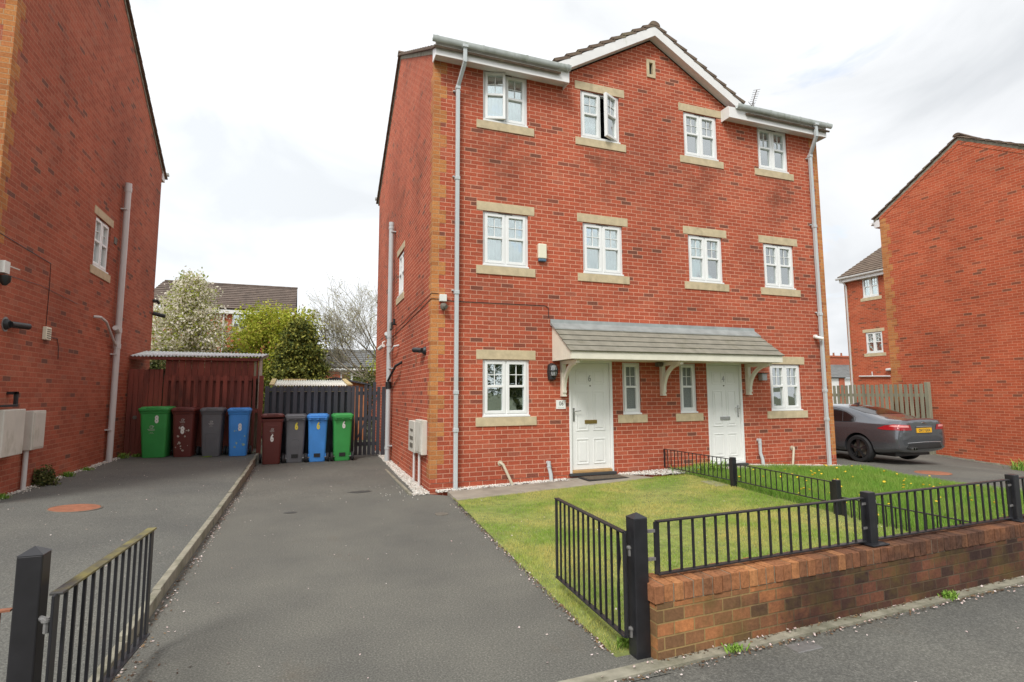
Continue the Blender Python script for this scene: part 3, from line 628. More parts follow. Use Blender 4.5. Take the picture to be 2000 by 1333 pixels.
for r in (0, 1, 2):
    for i, c in enumerate(cols):
        if r == 0 and i in (1, 2): continue
        z0, z1 = rows[r]; op = {}; lab = None
        if (r, i) == (2, 0): op = {0: ('l', 15)}; lab = 'window with its left casement ajar'
        if (r, i) == (2, 1): op = {1: ('r', 27)}; lab = 'window with its right casement wide open'
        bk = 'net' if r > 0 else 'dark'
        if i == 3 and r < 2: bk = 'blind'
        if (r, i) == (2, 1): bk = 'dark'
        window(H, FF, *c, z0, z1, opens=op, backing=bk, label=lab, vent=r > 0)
        stonebar(H, FF, 'window_sill', c[0]-.125, c[1]+.125, z0-.152, z0-.002, .018, [] if r != 2 else [])
        if r < 2 or i in (1, 2): stonebar(H, FF, 'lintel', c[0]-.118, c[1]+.118, z1+.002, z1+.166, .008)
window(H, FF, *S6, 1.187, 2.163, lights=1, backing=None, vent=False, pane='frost'); window(H, FF, *S4, 1.19, 2.163, lights=1, backing=None, vent=False, pane='frost')
for s_ in (S6, S4): stonebar(H, FF, 'window_sill', s_[0]-.12, s_[1]+.125, 1.035, 1.184, .014, [sum(s_)/2])
window(H, FL, 2.98, 3.83, 3.80, 4.785, backing='net'); stonebar(H, FL, 'lintel', 2.86, 3.95, 4.787, 4.94, .008); stonebar(H, FL, 'window_sill', 2.86, 3.95, 3.648, 3.798, .018)
mb = MB(FF)                                                            # stone surround of the slit vent
mb.box(4.385, 4.444, 8.015, 8.405, -.05, .02); mb.box(4.531, 4.59, 8.015, 8.405, -.05, .02); mb.box(4.444, 4.531, 8.015, 8.085, -.05, .02); mb.box(4.444, 4.531, 8.335, 8.405, -.05, .02)
o = mb.build('vent_surround', M['stone'], H, bevel=.004); mb = MB(FF); mb.box(4.444, 4.531, 8.085, 8.335, -.11, -.06); mb.build('vent_slot', M['dark'], o)
# plinth course below damp proof course
mb = MB(FF); mb.box(.02, 2.5, .1495, .1515, -.01, .004); mb.box(3.42, 5.56, .1495, .1515, -.01, .004); mb.box(6.47, WD-.02, .1495, .1515, -.01, .004); mb.build('damp_course', M['ink'], H)
# roofs
rf = MB(); e0 = -.30; zr = EAVE + SL*(RY+.0)
ze = lambda y: EAVE + SL*(y if y < RY else DEP-y) + .02
for x0, x1, y0 in ((-.07, 2.3, e0), (2.3, 6.67, .12), (6.67, WD+.07, e0)): tiled_roof(rf, (x0, y0, ze(y0)), (x1, y0, ze(y0)), (x0, RY, ze(RY)), (x1, RY, ze(RY)))
tiled_roof(rf, (-.07, DEP+.3, ze(DEP+.3)), (WD+.07, DEP+.3, ze(DEP+.3)), (-.07, RY, ze(RY)), (WD+.07, RY, ze(RY)))
ridge_caps(rf, (-.08, RY, ze(RY)+.02), (WD+.08, RY, ze(RY)+.02)); roof = rf.build('roof', M['tile'], H)
gr = MB(); zt = 9.03; yk = 2.5
for sg in (-1, 1):
    xe = XC+sg*2.22; tiled_roof(gr, (xe, -.20, zt-2.22*.5745), (xe, yk, zt-2.22*.5745), (XC, -.20, zt), (XC, yk, zt), .27, .046)
ridge_caps(gr, (XC, -.21, zt+.01), (XC, yk, zt+.01), .12); gr.build('gable_roof', M['tile'], H)
mb = MB(FL)                                                            # verge mortar strips under the side tiles
for y0, y1 in ((-.24, RY), (DEP+.24, RY)):
    a, b2 = (y0, ze(y0)), (y1, ze(y1)); mb.add([(a[0], a[1]-.09, .012), (b2[0], b2[1]-.09, .012), (b2[0], b2[1]+.01, .012), (a[0], a[1]+.01, .012), (a[0], a[1]-.09, -.03), (b2[0], b2[1]-.09, -.03), (b2[0], b2[1]+.01, -.03), (a[0], a[1]+.01, -.03)], [(0, 1, 2, 3), (7, 6, 5, 4), (0, 4, 5, 1), (1, 5, 6, 2), (2, 6, 7, 3), (3, 7, 4, 0)])
mb.build('verge', M['concrete'], H)
for sg in (-1, 1):                                                     # barge boards of the gable
    mb = MB(); t = .20
    pts = [(XC+sg*.0, zt-.005), (XC+sg*2.2, zt-.005-2.2*.5745), (XC+sg*2.2, zt-.005-2.2*.5745-t), (XC, zt-.005-t)]
    mb.prism([(x, -.192, z) for x, z in pts], (0, .03, 0)); bb = mb.build('barge_board', M['fascia'], H)
    mb = MB(); pts = [(XC, zt-t+.012), (XC+sg*2.2, zt-t+.012-2.2*.5745)]
    mb.add([(pts[0][0], -.162, pts[0][1]), (pts[1][0], -.162, pts[1][1]), (pts[1][0], .0, pts[1][1]), (pts[0][0], 0, pts[0][1])], [(0, 1, 2, 3)]); mb.build('soffit', M['fascia'], bb)
for x0, x1 in ((-.03, 2.50), (6.235, WD+.03)):
    mb = MB(FF); mb.box(x0, x1, 7.365, 7.60, .235, .26); fb = mb.build('fascia', M['fascia'], H, bevel=.003)
    mb = MB(FF); mb.box(x0+.018, x1-.018, 7.425, 7.437, .0, .235); mb.box(x0, x0+.018, 7.365, 7.62, .0, .235); mb.box(x1-.018, x1, 7.365, 7.62, 0, .235)
    x = x0+.3
    while x < x1-.2: mb.box(x, x+.16, 7.4215, 7.425, .19, .20); x += .24
    mb.build('soffit', M['fascia'], fb)
gx = MB(); gutter(gx, FF, -.10, 2.50, .260, .362, 7.562, 7.652); gx.build('gutter', M['gutter'], H, smooth=True)
gx = MB(); gutter(gx, FF, 6.40, 9.10, .260, .362, 7.562, 7.652); gx.build('gutter', M['gutter'], H, smooth=True)
gx = MB(); gutter(gx, FB, -.1, WD+.1, .262, .375, 7.575, 7.665); gx.build('gutter', M['gutter'], H, smooth=True)
for xd, xt in ((.41, .47), (8.67, 8.62)):
    mb = MB(); yd = -.075; zb = z_lawn(xd, -1)-.02
    mb.bar((xd, yd, zb), (xd, yd, 6.98), .066, .066); mb.bar((xd, yd, 6.97), (xt, -.31, 7.30), .064, .064, (1, 0, 0)); mb.bar((xt, -.315, 7.29), (xt, -.315, 7.59), .066, .066)
    for z in (1.0, 1.62, 3.3, 5.3, 6.95): mb.box(xd-.042, xd+.042, yd-.042, yd+.042, z-.035, z+.03)
    for z in (3.34, 5.34, 6.9): mb.box(xd-.075, xd-.033, -.045, .0, z-.012, z+.012); mb.box(xd+.033, xd+.06, -.045, .0, z-.012, z+.012)
    mb.box(xt-.05, xt+.05, -.372, -.265, 7.55, 7.60)
    mb.build('downpipe', M['pipe'], H, bevel=.008)
mb = MB(); zb = z_drive(-.1, 4.6); mb.tube([(-.10, 4.3, zb-.05), (-.10, 4.3, 5.66)], .058, 16)
for z in (2.75, 2.95, 5.6, .35): mb.cyl((-.10, 4.3, z-.03), (-.10, 4.3, z+.03), .068, 16)
for z in (.4, 2.2, 5.5): mb.box(-.12, .0, 4.22, 4.38, z-.012, z+.012)
mb.cyl((-.10, 4.3, 5.66), (-.10, 4.3, 5.74), .064, 16)
mb.tube([(-.10, 4.6, 2.95), (-.17, 4.3, 3.02)], .05, 10)
sp_ = mb.build('soil_pipe', M['pipe'], H, smooth=True)
mb = MB(); mb.tube([(-.09, 4.26, 2.42), (-.10, 4.2, 2.55), (-.10, 3.5, 2.66), (-.0, 3.42, 2.68)], .022, 8); mb.build('waste_pipe', M['pipe_w'], H, smooth=True)
mb = MB(); mb.tube([(-.09, 4.26, 1.80), (-.12, 4.5, 1.85), (-.12, 3.1, 2.2), (-.0, 2.95, 2.28)], .028, 8); mb.cyl((-.10, 4.3, 1.72), (-.10, 4.3, 1.88), .072, 14); mb.build('waste_pipe', M['blackplastic'], H, smooth=True)
mb = MB(); mb.tube([(-.008, 5.6, 2.92), (-.008, 3.8, 2.99), (-.008, .05, 3.18), (-.008, -.008, 3.18), (.14, -.008, 3.18)], .0055, 5); mb.tube([(-.008, 3.9, 3.08), (-.008, .05, 3.27), (-.008, -.008, 3.275), (.12, -.008, 3.27)], .0045, 5)
mb.tube([(.2, -.008, 3.165), (.37, -.008, 3.16), (.45, -.008, 3.158), (2.06, -.008, 3.165), (2.13, -.008, 3.13), (2.135, -.008, 2.95)], .0055, 5); mb.build('cable', M['blackplastic'], H)
mb = MB(FL); mb.box(1.26, 1.36, 2.18, 2.34, .0, .012); o = mb.build('vent_grille', M['rust'], H)
# doors
def door(F, u0, u1, z0, z1, num, handle_side, brass):
    f = MB(F); f.box(u0, u0+.045, z0, z1, -.09, .012); f.box(u1-.045, u1, z0, z1, -.09, .012); f.box(u0+.045, u1-.045, z1-.05, z1, -.09, .012); f.build('door_frame', M['door'], H, bevel=.004)
    a, b2, c, d = u0+.048, u1-.048, z0+.055, z1-.053; g = MB(F); g.box(a, b2, c, d, -.075, -.03); W_ = b2-a
    for px in ((.13, .44), (.56, .87)):
        for pz in ((.05, .285), (.36, .735), (.80, .935)):
            x0, x1 = a+W_*px[0], a+W_*px[1]; y0, y1 = c+(d-c)*pz[0], c+(d-c)*pz[1]; k = .018
            for bx in ((x0, x1, y0, y0+k), (x0, x1, y1-k, y1), (x0, x0+k, y0+k, y1-k), (x1-k, x1, y0+k, y1-k)): g.box(*bx, -.03, -.020)
            g.box(x0+.05, x1-.05, y0+.05, y1-.05, -.03, -.0225)
    dr = g.build('door', M['door'], H, bevel=.005); um = (a+b2)/2
    t = MB(F); t.box(um-.125, um+.125, c+.81, c+.88, -.03, -.014); lb = t.build('letterbox', M['brass' if brass else 'chrome'], dr, bevel=.004)
    t = MB(F); t.cyl((um, c+1.50, -.035), (um, c+1.50, -.018), .013, 12); t.build('spyhole', M['iron'], dr)
    hx = a+.055 if handle_side == 'l' else b2-.055; s_ = 1 if handle_side == 'l' else -1
    t = MB(F); t.box(hx-.017, hx+.017, c+.86, c+1.10, -.03, -.018); t.tube([(hx, c+1.04, -.02), (hx, c+1.04, .025), (hx+s_*.03, c+1.043, .032), (hx+s_*.12, c+1.05, .03)], .009, 8); t.build('door_handle', M['chrome'], dr, bevel=.003)
    t = place(text_mb(num, .17, .003, 0, .8), lambda x, y, z: F(um-.01+x, c+1.63+z, -.022-y)); t.build('numeral', M['silver'], dr)
    t = MB(F); t.box(u0+.046, u1-.046, z0+.004, z0+.05, -.09, .03); t.build('threshold', M['timber' if brass else 'upvc'], H, bevel=.005)
    t = MB(F); t.box(u0-.02, u1+.02, z0-.045, z0+.002, -.06, .075); t.build('doorstep', M['ink'], H, bevel=.006)
door(FF, *D6, ZD, 2.19, '6', 'l', True); door(FF, *D4, ZD, 2.19, '4', 'r', False)
# shared canopy
cm = MB(); cx0, cx1 = 2.175, 6.83
tiled_roof(cm, (cx0, -.78, 2.285), (cx1, -.78, 2.285), (cx0, -.05, 2.80), (cx1, -.05, 2.80), .17, .016); can = cm.build('canopy', M['canopytile'], H)
mb = MB(); mb.prism([(cx0-.01, -.0, 2.925), (cx0-.01, -.018, 2.925), (cx0-.01, -.03, 2.86), (cx0-.01, -.20, 2.745), (cx0-.01, -.20, 2.725), (cx0-.01, 0, 2.82)], (cx1-cx0+.02, 0, 0)); mb.build('lead_flashing', M['lead'], can)
mb = MB(); mb.box(cx0+.03, cx1-.03, -.765, -.74, 2.168, 2.30); mb.build('canopy_fascia', M['cream'], can, bevel=.003)
mb = MB(); mb.box(cx0+.05, cx1-.05, -.74, -.0, 2.178, 2.19); mb.build('canopy_soffit', M['cream'], can)
for x0 in (cx0+.025, cx1-.045):
    mb = MB(); k = 9
    for i in range(k):                                                 # vertical boards
        y0, y1 = -.742*(i/k)-.002, -.742*((i+1)/k)+.002; zt_ = lambda y: 2.80+(y+.05)*.705
        mb.prism([(x0, y0, 2.168), (x0, y1, 2.168), (x0, y1, zt_(y1)), (x0, y0, zt_(y0))], (.02, 0, 0))
    mb.build('cheek', M['cream'], can)
for xb in (2.385, 4.497, 6.585):
    mb = MB(); b2 = .075
    mb.box(xb-b2/2, xb+b2/2, -.095, -.003, 1.56, 2.17); mb.box(xb-b2/2, xb+b2/2, -.66, -.095, 2.105, 2.17)
    mb.box(xb-b2/2-.004, xb+b2/2+.004, -.115, -.003, 1.535, 1.56); mb.box(xb-b2/2, xb+b2/2, -.118, -.095, 1.60, 1.64)
    pts = [(-.085-.50*(1-math.cos(t)), 1.62+.50*math.sin(t)) for t in [math.pi/2*i/10 for i in range(11)]]
    for (y0, z0), (y1, z1) in zip(pts, pts[1:]): mb.bar((xb, y0, z0), (xb, y1+(y1-y0)*.08, z1+(z1-z0)*.08), b2*.86, .06, (1, 0, 0))
    mb.build('bracket', M['cream'], can, bevel=.004)
# drain pipes at the front
for x, s_ in ((2.085, 1), (6.80, 1)):
    z0 = z_lawn(x, -1)-.02; mb = MB(); zt_ = z0+.36 if x < 4 else z0+.55; mb.tube([(x, -.06, zt_), (x, -.06, z0+.26), (x+.02, -.09, z0+.14), (x+.025, -.10, z0)], .034, 10); mb.cyl((x, -.06, zt_-.10), (x, -.06, zt_-.08), .041, 10)
    mb.tube([(x, -.0, zt_-.03), (x, -.06, zt_-.03)], .034, 10); mb.build('drain_pipe', M['pipe'], H, smooth=True)
for x, dx in ((1.205, .19), (7.71, -.13)):
    z0 = z_lawn(x, -1); mb = MB(); mb.tube([(x, .0, .42), (x, -.05, .425), (x+.03*dx/abs(dx), -.075, .40), (x+dx, -.12, z0-.01)], .024, 10); mb.cyl((x, -.0, .42), (x, -.012, .42), .045, 12); mb.build('waste_pipe', mat('cream_pipe', (.52, .46, .34), .5, .08, 5), H, smooth=True)
    mb = MB(); mb.box(x+dx-.09, x+dx+.13, -.20, -.06, z0-.02, z0+.012); mb.build('gully_cover', M['ink'], H, bevel=.004)
# things fixed to the middle house
def tmesh(name, mb, m, label, cat, base, group=None, **kw): return tag(mb.build(name, m, base=base, **kw), label, cat, group)
mb = MB(FF); mb.prism([(1.925, 4.02, 0), (2.085, 4.02, 0), (2.085, 4.02, .07), (1.925, 4.02, .07)], (0, .27, 0)); al = tmesh('alarm_box', mb, M['alarm'], 'cream burglar alarm box between two first floor windows', 'alarm', (2, 0, 4.1), bevel=.012)
mb = MB(FF); mb.prism([(1.93, 3.955, .0), (2.08, 3.955, 0), (2.085, 4.018, .07), (1.92, 4.018, .07)], (0, .0, 0)) if False else mb.box(1.93, 2.08, 3.965, 4.018, .002, .066); mb2 = MB(FF); mb2.box(1.93, 2.08, 3.965, 4.018, .002, .066); mb2.build('strobe_lens', M['alarm_blue'], al, bevel=.015)
mb = MB(FF); mb.box(2.262, 2.447, 1.315, 1.475, .0, .008); pq = tmesh('house_number_plaque', mb, M['white'], 'white wall plaque reading 06 beside the brass letterbox door', 'sign', (2.35, 0, 1.4))
place(text_mb('06', .105, .001, 0, .85), lambda x, y, z: FF(2.36+x, 1.408+z, .0095-y)).build('numeral', M['ink'], pq)
mb = MB(FF); mb.box(2.29, 2.42, 1.333, 1.341, .008, .0095); mb.build('small_print', M['printing'], pq)
t = thing('wall_lantern', 'black oval bulkhead lantern left of door 6', 'lamp', (2.17, -.0, 1.97))
mb = MB(); mb.lathe([(.02, -.16), (.07, -.13), (.085, 0), (.07, .13), (.02, .16)], 14, (2.17, -.03, 1.97)); mb.build('lamp_back', M['blackplastic'], t, smooth=True)
mb = MB(); mb.lathe([(.015, -.10), (.055, -.085), (.07, 0), (.055, .085), (.01, .11)], 14, (2.18, -.095, 1.99)); lg = mb.build('lamp_lens', M['lantern_glass'], t, smooth=True)
mb = MB(); 
for k in range(5): a = math.pi*(k+.5)/5; mb.tube([(2.18+.075*math.cos(a+math.pi)*math.cos(q), -.095+.075*math.sin(a+math.pi)*math.cos(q), 1.99+.115*math.sin(q)) for q in [(-1.4+2.8*i/8) for i in range(9)]], .006, 5)
mb.lathe([(.078, -.012), (.082, 0), (.078, .012)], 16, (2.18, -.095, 1.99)); mb.build('lamp_cage', M['blackplastic'], t)
t = thing('wall_light', 'small square lantern right of door 4 bracket', 'lamp', (6.95, 0, 1.9)); mb = MB(); mb.box(6.88, 7.02, -.13, -.02, 1.83, 1.97); mb.build('lamp_body', M['lantern_glass'], t, bevel=.012); mb = MB(); mb.prism([(6.86, -.15, 1.97), (7.04, -.15, 1.97), (7.04, 0, 1.97), (6.86, 0, 1.97)], (0, 0, .02)); mb.box(6.9, 7.0, -.02, 0, 1.84, 1.96); mb.build('lamp_cap', M['iron'], t)
mb = MB(); mb.box(4.33, 4.44, -.17, -.05, 2.09, 2.165); mb.tube([(4.385, -.17, 2.12), (4.385, -.2, 2.10)], .025, 10); tmesh('security_camera', mb, M['iron'], 'small grey box camera under the canopy by the middle bracket', 'camera', (4.385, -.1, 2.12), bevel=.012)
def cctv(x, y, z, F, label, white=True):
    t = thing('security_camera', label, 'camera', F(0, z, 0) if False else (x, y, z))
    return t
t = thing('security_camera', 'white topped dome camera on the front left corner quoin', 'camera', (.19, 0, 3.15))
mb = MB(FF); mb.box(.125, .245, 3.135, 3.255, 0, .075); mb.build('junction_box', M['whiteplastic'], t, bevel=.008); mb = MB(); mb.lathe([(.04, .04), (.055, .02), (.058, -.02), (.045, -.06), (.01, -.08)], 16, (.19, -.07, 3.06)); mb.cyl((.19, -.09, 3.05), (.215, -.15, 3.03), .034, 14); mb.build('camera_dome', M['iron'], t, smooth=True)
t = thing('security_camera', 'white bullet camera beside the right downpipe', 'camera', (8.55, 0, 2.78)); mb = MB(); mb.cyl((8.55, 0, 2.80), (8.55, -.05, 2.80), .045, 14); mb.tube([(8.55, -.05, 2.80), (8.57, -.09, 2.77)], .018, 8); mb.build('camera_mount', M['whiteplastic'], t, smooth=True); mb = MB(); mb.cyl((8.50, -.06, 2.79), (8.60, -.18, 2.74), .036, 14); mb.build('camera_body', M['whiteplastic'], t, smooth=True)
t = thing('floodlight', 'small black floodlight on the side wall above the waste pipes', 'lamp', (-.05, 3.9, 3.15)); mb = MB(); mb.box(-.14, -.10, 3.78, 4.0, 3.06, 3.24); mb.build('lamp_body', M['blackplastic'], t, bevel=.01); mb = MB(); mb.box(-.147, -.139, 3.80, 3.98, 3.08, 3.22); mb.build('lamp_lens', M['lantern_glass'], t); mb = MB(); mb.tube([(0, 3.9, 3.2), (-.11, 3.9, 3.2)], .018, 8); mb.tube([(-.05, 3.9, 3.2), (-.06, 3.9, 3.33)], .03, 8); mb.build('lamp_bracket', M['blackplastic'], t)
t = thing('security_camera', 'black cone shaped camera on the side wall above the meter boxes', 'camera', (-.02, .5, 2.36)); mb = MB(); mb.lathe([(.075, .0), (.075, -.015), (.05, -.05)], 16, (0, .46, 2.34), 'x'); mb.build('camera_mount', M['blackplastic'], t, smooth=True); mb = MB(); mb.cyl((-.05, .46, 2.345), (-.14, .78, 2.375), .045, 14); mb.build('camera_body', M['blackplastic'], t, smooth=True)
t = thing('security_camera', 'white camera near the rear of the side wall behind the soil pipe', 'camera', (0, 5.9, 2.85)); mb = MB(); mb.tube([(0, 5.85, 2.98), (-.06, 5.85, 2.95), (-.08, 5.8, 2.85)], .02, 8); mb.build('camera_mount', M['whiteplastic'], t); mb = MB(); mb.cyl((-.06, 5.75, 2.86), (-.14, 5.95, 2.78), .05, 14); mb.build('camera_body', M['whiteplastic'], t, smooth=True)
t = thing('meter_box', 'open fronted meter box with dials on the side wall', 'meter box', (-.05, 1.15, .85)); mb = MB(FL); mb.box(.86, 1.46, .56, 1.11, 0, .10); mb.build('box_body', M['grp'], t, bevel=.008)
mb = MB(FL); mb.box(1.0, 1.26, .64, .72, .10, .11); mb.box(.98, 1.28, .78, .84, .10, .11); mb.box(1.0, 1.24, .93, .97, .10, .11); mb.build('meter_dials', M['iron'], t)
t2 = thing('meter_box', 'closed cream meter box nearest the front corner of the side wall', 'meter box', (-.08, .55, .85)); mb = MB(FL); mb.box(.20, .78, .585, 1.155, 0, .10); mb.build('box_body', M['grp'], t2, bevel=.012); mb = MB(FL); mb.box(.24, .74, .62, 1.12, .10, .108); mb.build('box_door', M['grp'], t2, bevel=.004)
for yy, m_, tt in ((1.12, 'pipe_w', t), (.62, 'pipe_w', t2)): mb = MB(); mb.tube([(-.05, yy, .6), (-.05, yy, -.02)], .024, 10); mb.build('supply_pipe', M[m_], tt, smooth=True)
# roof aerial behind the right eave
t = thing('tv_aerial', 'thin yagi television aerial above the right eaves', 'aerial', (8.15, 1.0, 8.15)); mb = MB(); mb.tube([(8.15, 1.0, 8.1), (8.15, 1.0, 8.70)], .012, 6); mb.build('mast', M['galv'], t)
mb = MB(); A0, A1 = Vector((8.03, .75, 8.86)), Vector((8.19, 1.12, 8.62)); mb.tube([A0, A1], .01, 5)
for i in range(8): p_ = A0.lerp(A1, i/8); q = Vector((.085, -.02, .02)); mb.tube([p_-q, p_+q], .006, 4)
p_ = A0.lerp(A1, .9); mb.tube([p_-Vector((.10, 0, .09)), p_+Vector((.10, 0, .09))], .006, 4); mb.tube([p_-Vector((.10, 0, -.09)), p_+Vector((.10, 0, -.09))], .006, 4); mb.build('antenna', M['galv'], t)
zm = z_lawn(3, -1)+.014
t = thing('doormat', 'brown coir doormat with black rubber edge before door 6', 'doormat', (3.05, -.3, zm)); mb = MB(); mb.box(2.62, 3.42, -.52, -.10, zm, zm+.012); mb.build('mat_border', M['rubber'], t, bevel=.004); mb = MB(); mb.box(2.66, 3.38, -.48, -.14, zm+.012, zm+.02); mb.build('mat_pile', M['mat'], t)
# ---- left neighbour, seen from its right flank
XL, YL0, YL1 = -5.717, -.20, 7.80
FLH = lambda u, v, w: (XL+w, u, v)
FLF = lambda u, v, w: (u, YL0-w, v)
LH = thing('townhouse', 'red brick house at the left edge with plain side wall and tall grey pipe', 'house', (-9.5, 3.8, .2))
RL = (YL0+YL1)/2; zel = lambda y: EAVE + .02 + SL*((y-YL0) if y < RL else (YL1-y))
wh = [(3.27, 4.13, 4.02, 5.0)]
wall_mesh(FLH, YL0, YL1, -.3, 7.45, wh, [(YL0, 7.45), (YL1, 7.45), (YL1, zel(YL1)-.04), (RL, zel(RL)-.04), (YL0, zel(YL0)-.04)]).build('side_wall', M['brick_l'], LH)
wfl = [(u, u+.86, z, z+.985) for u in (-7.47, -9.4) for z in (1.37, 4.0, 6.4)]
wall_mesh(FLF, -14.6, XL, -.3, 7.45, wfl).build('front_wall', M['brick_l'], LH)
for a in wfl: window(LH, FLF, *a, backing='net'); stonebar(LH, FLF, 'window_sill', a[0]-.12, a[1]+.12, a[2]-.152, a[2]-.002, .015)
mb = MB(); mb.add([(-14.6, YL1, -.3), (XL, YL1, -.3), (XL, YL1, 7.6), (-14.6, YL1, 7.6)], [(0, 1, 2, 3)]); mb.add([(-14.6, YL1, -.3), (-14.6, YL0, -.3), (-14.6, YL0, 7.6), (-14.6, RL, zel(RL)-.05), (-14.6, YL1, 7.6)], [(0, 1, 2, 3, 4)]); mb.build('rear_wall', M['brick_l'], LH)
quoins(FLH, YL0, 1, .225, 7.4, 1).build('quoin', M['buff'], LH); quoins(FLF, XL, -1, .225, 7.4, 0).build('quoin', M['buff'], LH)
rf = MB()
for ya in (YL0-.3, YL1+.3): tiled_roof(rf, (-14.7, ya, zel(ya)), (XL+.07, ya, zel(ya)), (-14.7, RL, zel(RL)), (XL+.07, RL, zel(RL)))
ridge_caps(rf, (-14.7, RL, zel(RL)+.02), (XL+.08, RL, zel(RL)+.02)); rf.build('roof', M['tile'], LH)
mb = MB(FLH)
for y0, y1 in ((YL0-.24, RL), (YL1+.24, RL)):
    a, b2 = (y0, zel(y0)), (y1, zel(y1)); mb.prism([(a[0], a[1]-.09, -.02), (b2[0], b2[1]-.09, -.02), (b2[0], b2[1]+.01, -.02), (a[0], a[1]+.01, -.02)], (0, 0, .035))
mb.build('verge', M['concrete'], LH)
mb = MB(); mb.box(-14.6, XL+.02, YL1+.235, YL1+.26, 7.36, 7.60); mb.box(XL, XL+.02, YL1, YL1+.235, 7.36, 7.62); mb.box(-14.6, XL, YL1, YL1+.235, 7.42, 7.44); fb = mb.build('fascia', M['fascia'], LH)
gx = MB(); gutter(gx, lambda u, v, w: (u, YL1+w, v), -14.6, XL+.10, .262, .375, 7.56, 7.65); gx.build('gutter', M['gutter'], LH, smooth=True)
gx = MB(); gutter(gx, FLF, -14.6, XL+.10, .262, .375, 7.56, 7.65); mb = gx; mb.box(-14.6, XL+.02, YL0-.26, YL0-.235, 7.36, 7.60); mb.build('gutter', M['fascia'], LH)
window(LH, FLH, *wh[0], backing='net'); stonebar(LH, FLH, 'lintel', 3.16, 4.25, 5.002, 5.155, .008); stonebar(LH, FLH, 'window_sill', 3.15, 4.26, 3.866, 4.018, .018)
mb = MB(); XP = XL+.09; mb.tube([(XP, 4.72, .1), (XP, 4.72, 6.05)], .058, 16)
for z in (2.62, 2.95, 6.0): mb.cyl((XP, 4.72, z-.05), (XP, 4.72, z+.05), .068, 16)
for z in (5.55, 2.45, .9): mb.box(XL, XL+.12, 4.63, 4.81, z-.012, z+.012)
mb.cyl((XP, 4.72, 6.05), (XP, 4.72, 6.14), .062, 16); mb.tube([(XP, 4.7, 2.92), (XP+.02, 4.45, 2.98)], .052, 12); mb.build('soil_pipe', M['pipe_w'], LH, smooth=True)
mb = MB(); mb.tube([(XP, 4.68, 2.62), (XP, 4.5, 2.70), (XP, 3.95, 3.04), (XP, 3.6, 3.09), (XL, 3.52, 3.09)], .024, 8); mb.build('waste_pipe', M['pipe_w'], LH, smooth=True)
mb = MB(); mb.tube([(XL+.008, -.15, 3.72), (XL+.008, 1.48, 3.66), (XL+.008, 1.5, 3.3), (XL+.008, 1.5, 2.68)], .0045, 5); mb.tube([(XL+.008, 1.6, 2.52), (XL+.008, 1.95, 2.52), (XL+.008, 2.02, 2.4), (XL+.008, 2.05, 2.2)], .0045, 5); mb.tube([(XL+.008, -.15, 3.2), (XL+.008, 1.2, 3.26), (XL+.008, 2.7, 3.2)], .003, 5); mb.build('cable', M['blackplastic'], LH)
mb = MB(FLH); mb.box(4.35, 4.52, 4.72, 4.86, 0, .014); mb.build('vent_grille', M['iron'], LH)
t = thing('security_camera', 'black bullet camera on the left house wall above the meter boxes', 'camera', (XL, .3, 2.56)); mb = MB(); mb.lathe([(.075, 0), (.075, .02), (.055, .05)], 16, (XL, .27, 2.56), 'x'); mb.build('camera_mount', M['blackplastic'], t, smooth=True)
mb = MB(); mb.cyl((XL+.05, .27, 2.56), (XL+.12, .62, 2.57), .045, 14); mb.build('camera_body', M['blackplastic'], t, smooth=True); mb = MB(); mb.lathe([(.10, 0), (.10, .006)], 20, (XL, .27, 2.56), 'x'); mb.build('mounting_ring', M['galv'], t)
t = thing('security_camera', 'white and black camera on the left house front corner', 'camera', (XL, -.02, 3.28)); mb = MB(); mb.box(XL, XL+.09, -.10, .04, 3.20, 3.36); mb.tube([(XL+.08, .03, 3.31), (XL+.12, .22, 3.30)], .008, 6); mb.build('camera_mount', M['whiteplastic'], t); mb = MB(); mb.lathe([(.02, -.1), (.06, -.05), (.065, .03)], 14, (XL+.07, -.02, 3.14)); mb.build('camera_dome', M['blackplastic'], t, smooth=True)
t = thing('security_camera', 'small black camera on the rear corner of the left house', 'camera', (XL, 7.7, 3.9)); mb = MB(); mb.tube([(XL, 7.7, 4.05), (XL+.1, 7.72, 4.05), (XL+.14, 7.75, 3.98)], .04, 8); mb.build('camera_mount', M['blackplastic'], t); mb = MB(); mb.cyl((XL+.02, 7.7, 3.72), (XL+.28, 7.8, 3.66), .05, 12); mb.build('camera_body', M['blackplastic'], t)
t = thing('vent_box', 'small pale louvred box with cables on the left house wall', 'vent', (XL, 1.5, 2.55)); mb = MB(FLH); mb.box(1.41, 1.60, 2.46, 2.66, 0, .05); mb.build('box_body', M['alarm'], t, bevel=.006); mb = MB(FLH)
for i in range(5): mb.box(1.44, 1.57, 2.485+.033*i, 2.495+.033*i, .05, .056)
mb.build('louvres', M['iron'], t)
t = thing('meter_box', 'cream meter box with supply pipe on the left house wall', 'meter box', (XL, 1.1, 1.1)); mb = MB(FLH); mb.box(.98, 1.40, .82, 1.385, 0, .14); mb.build('box_body', M['grp'], t, bevel=.012); mb = MB(FLH); mb.box(1.01, 1.37, .85, 1.355, .14, .148); mb.build('box_door', M['grp'], t, bevel=.004); mb = MB(); mb.tube([(XL+.05, 1.08, .83), (XL+.05, 1.08, .2)], .032, 10); mb.build('supply_pipe', M['pipe_w'], t, smooth=True)
t = thing('meter_box', 'cream meter box cut by the left edge of view', 'meter box', (XL, .4, 1.1)); mb = MB(FLH); mb.box(.10, .70, .80, 1.42, 0, .15); mb.build('box_body', M['grp'], t, bevel=.012)
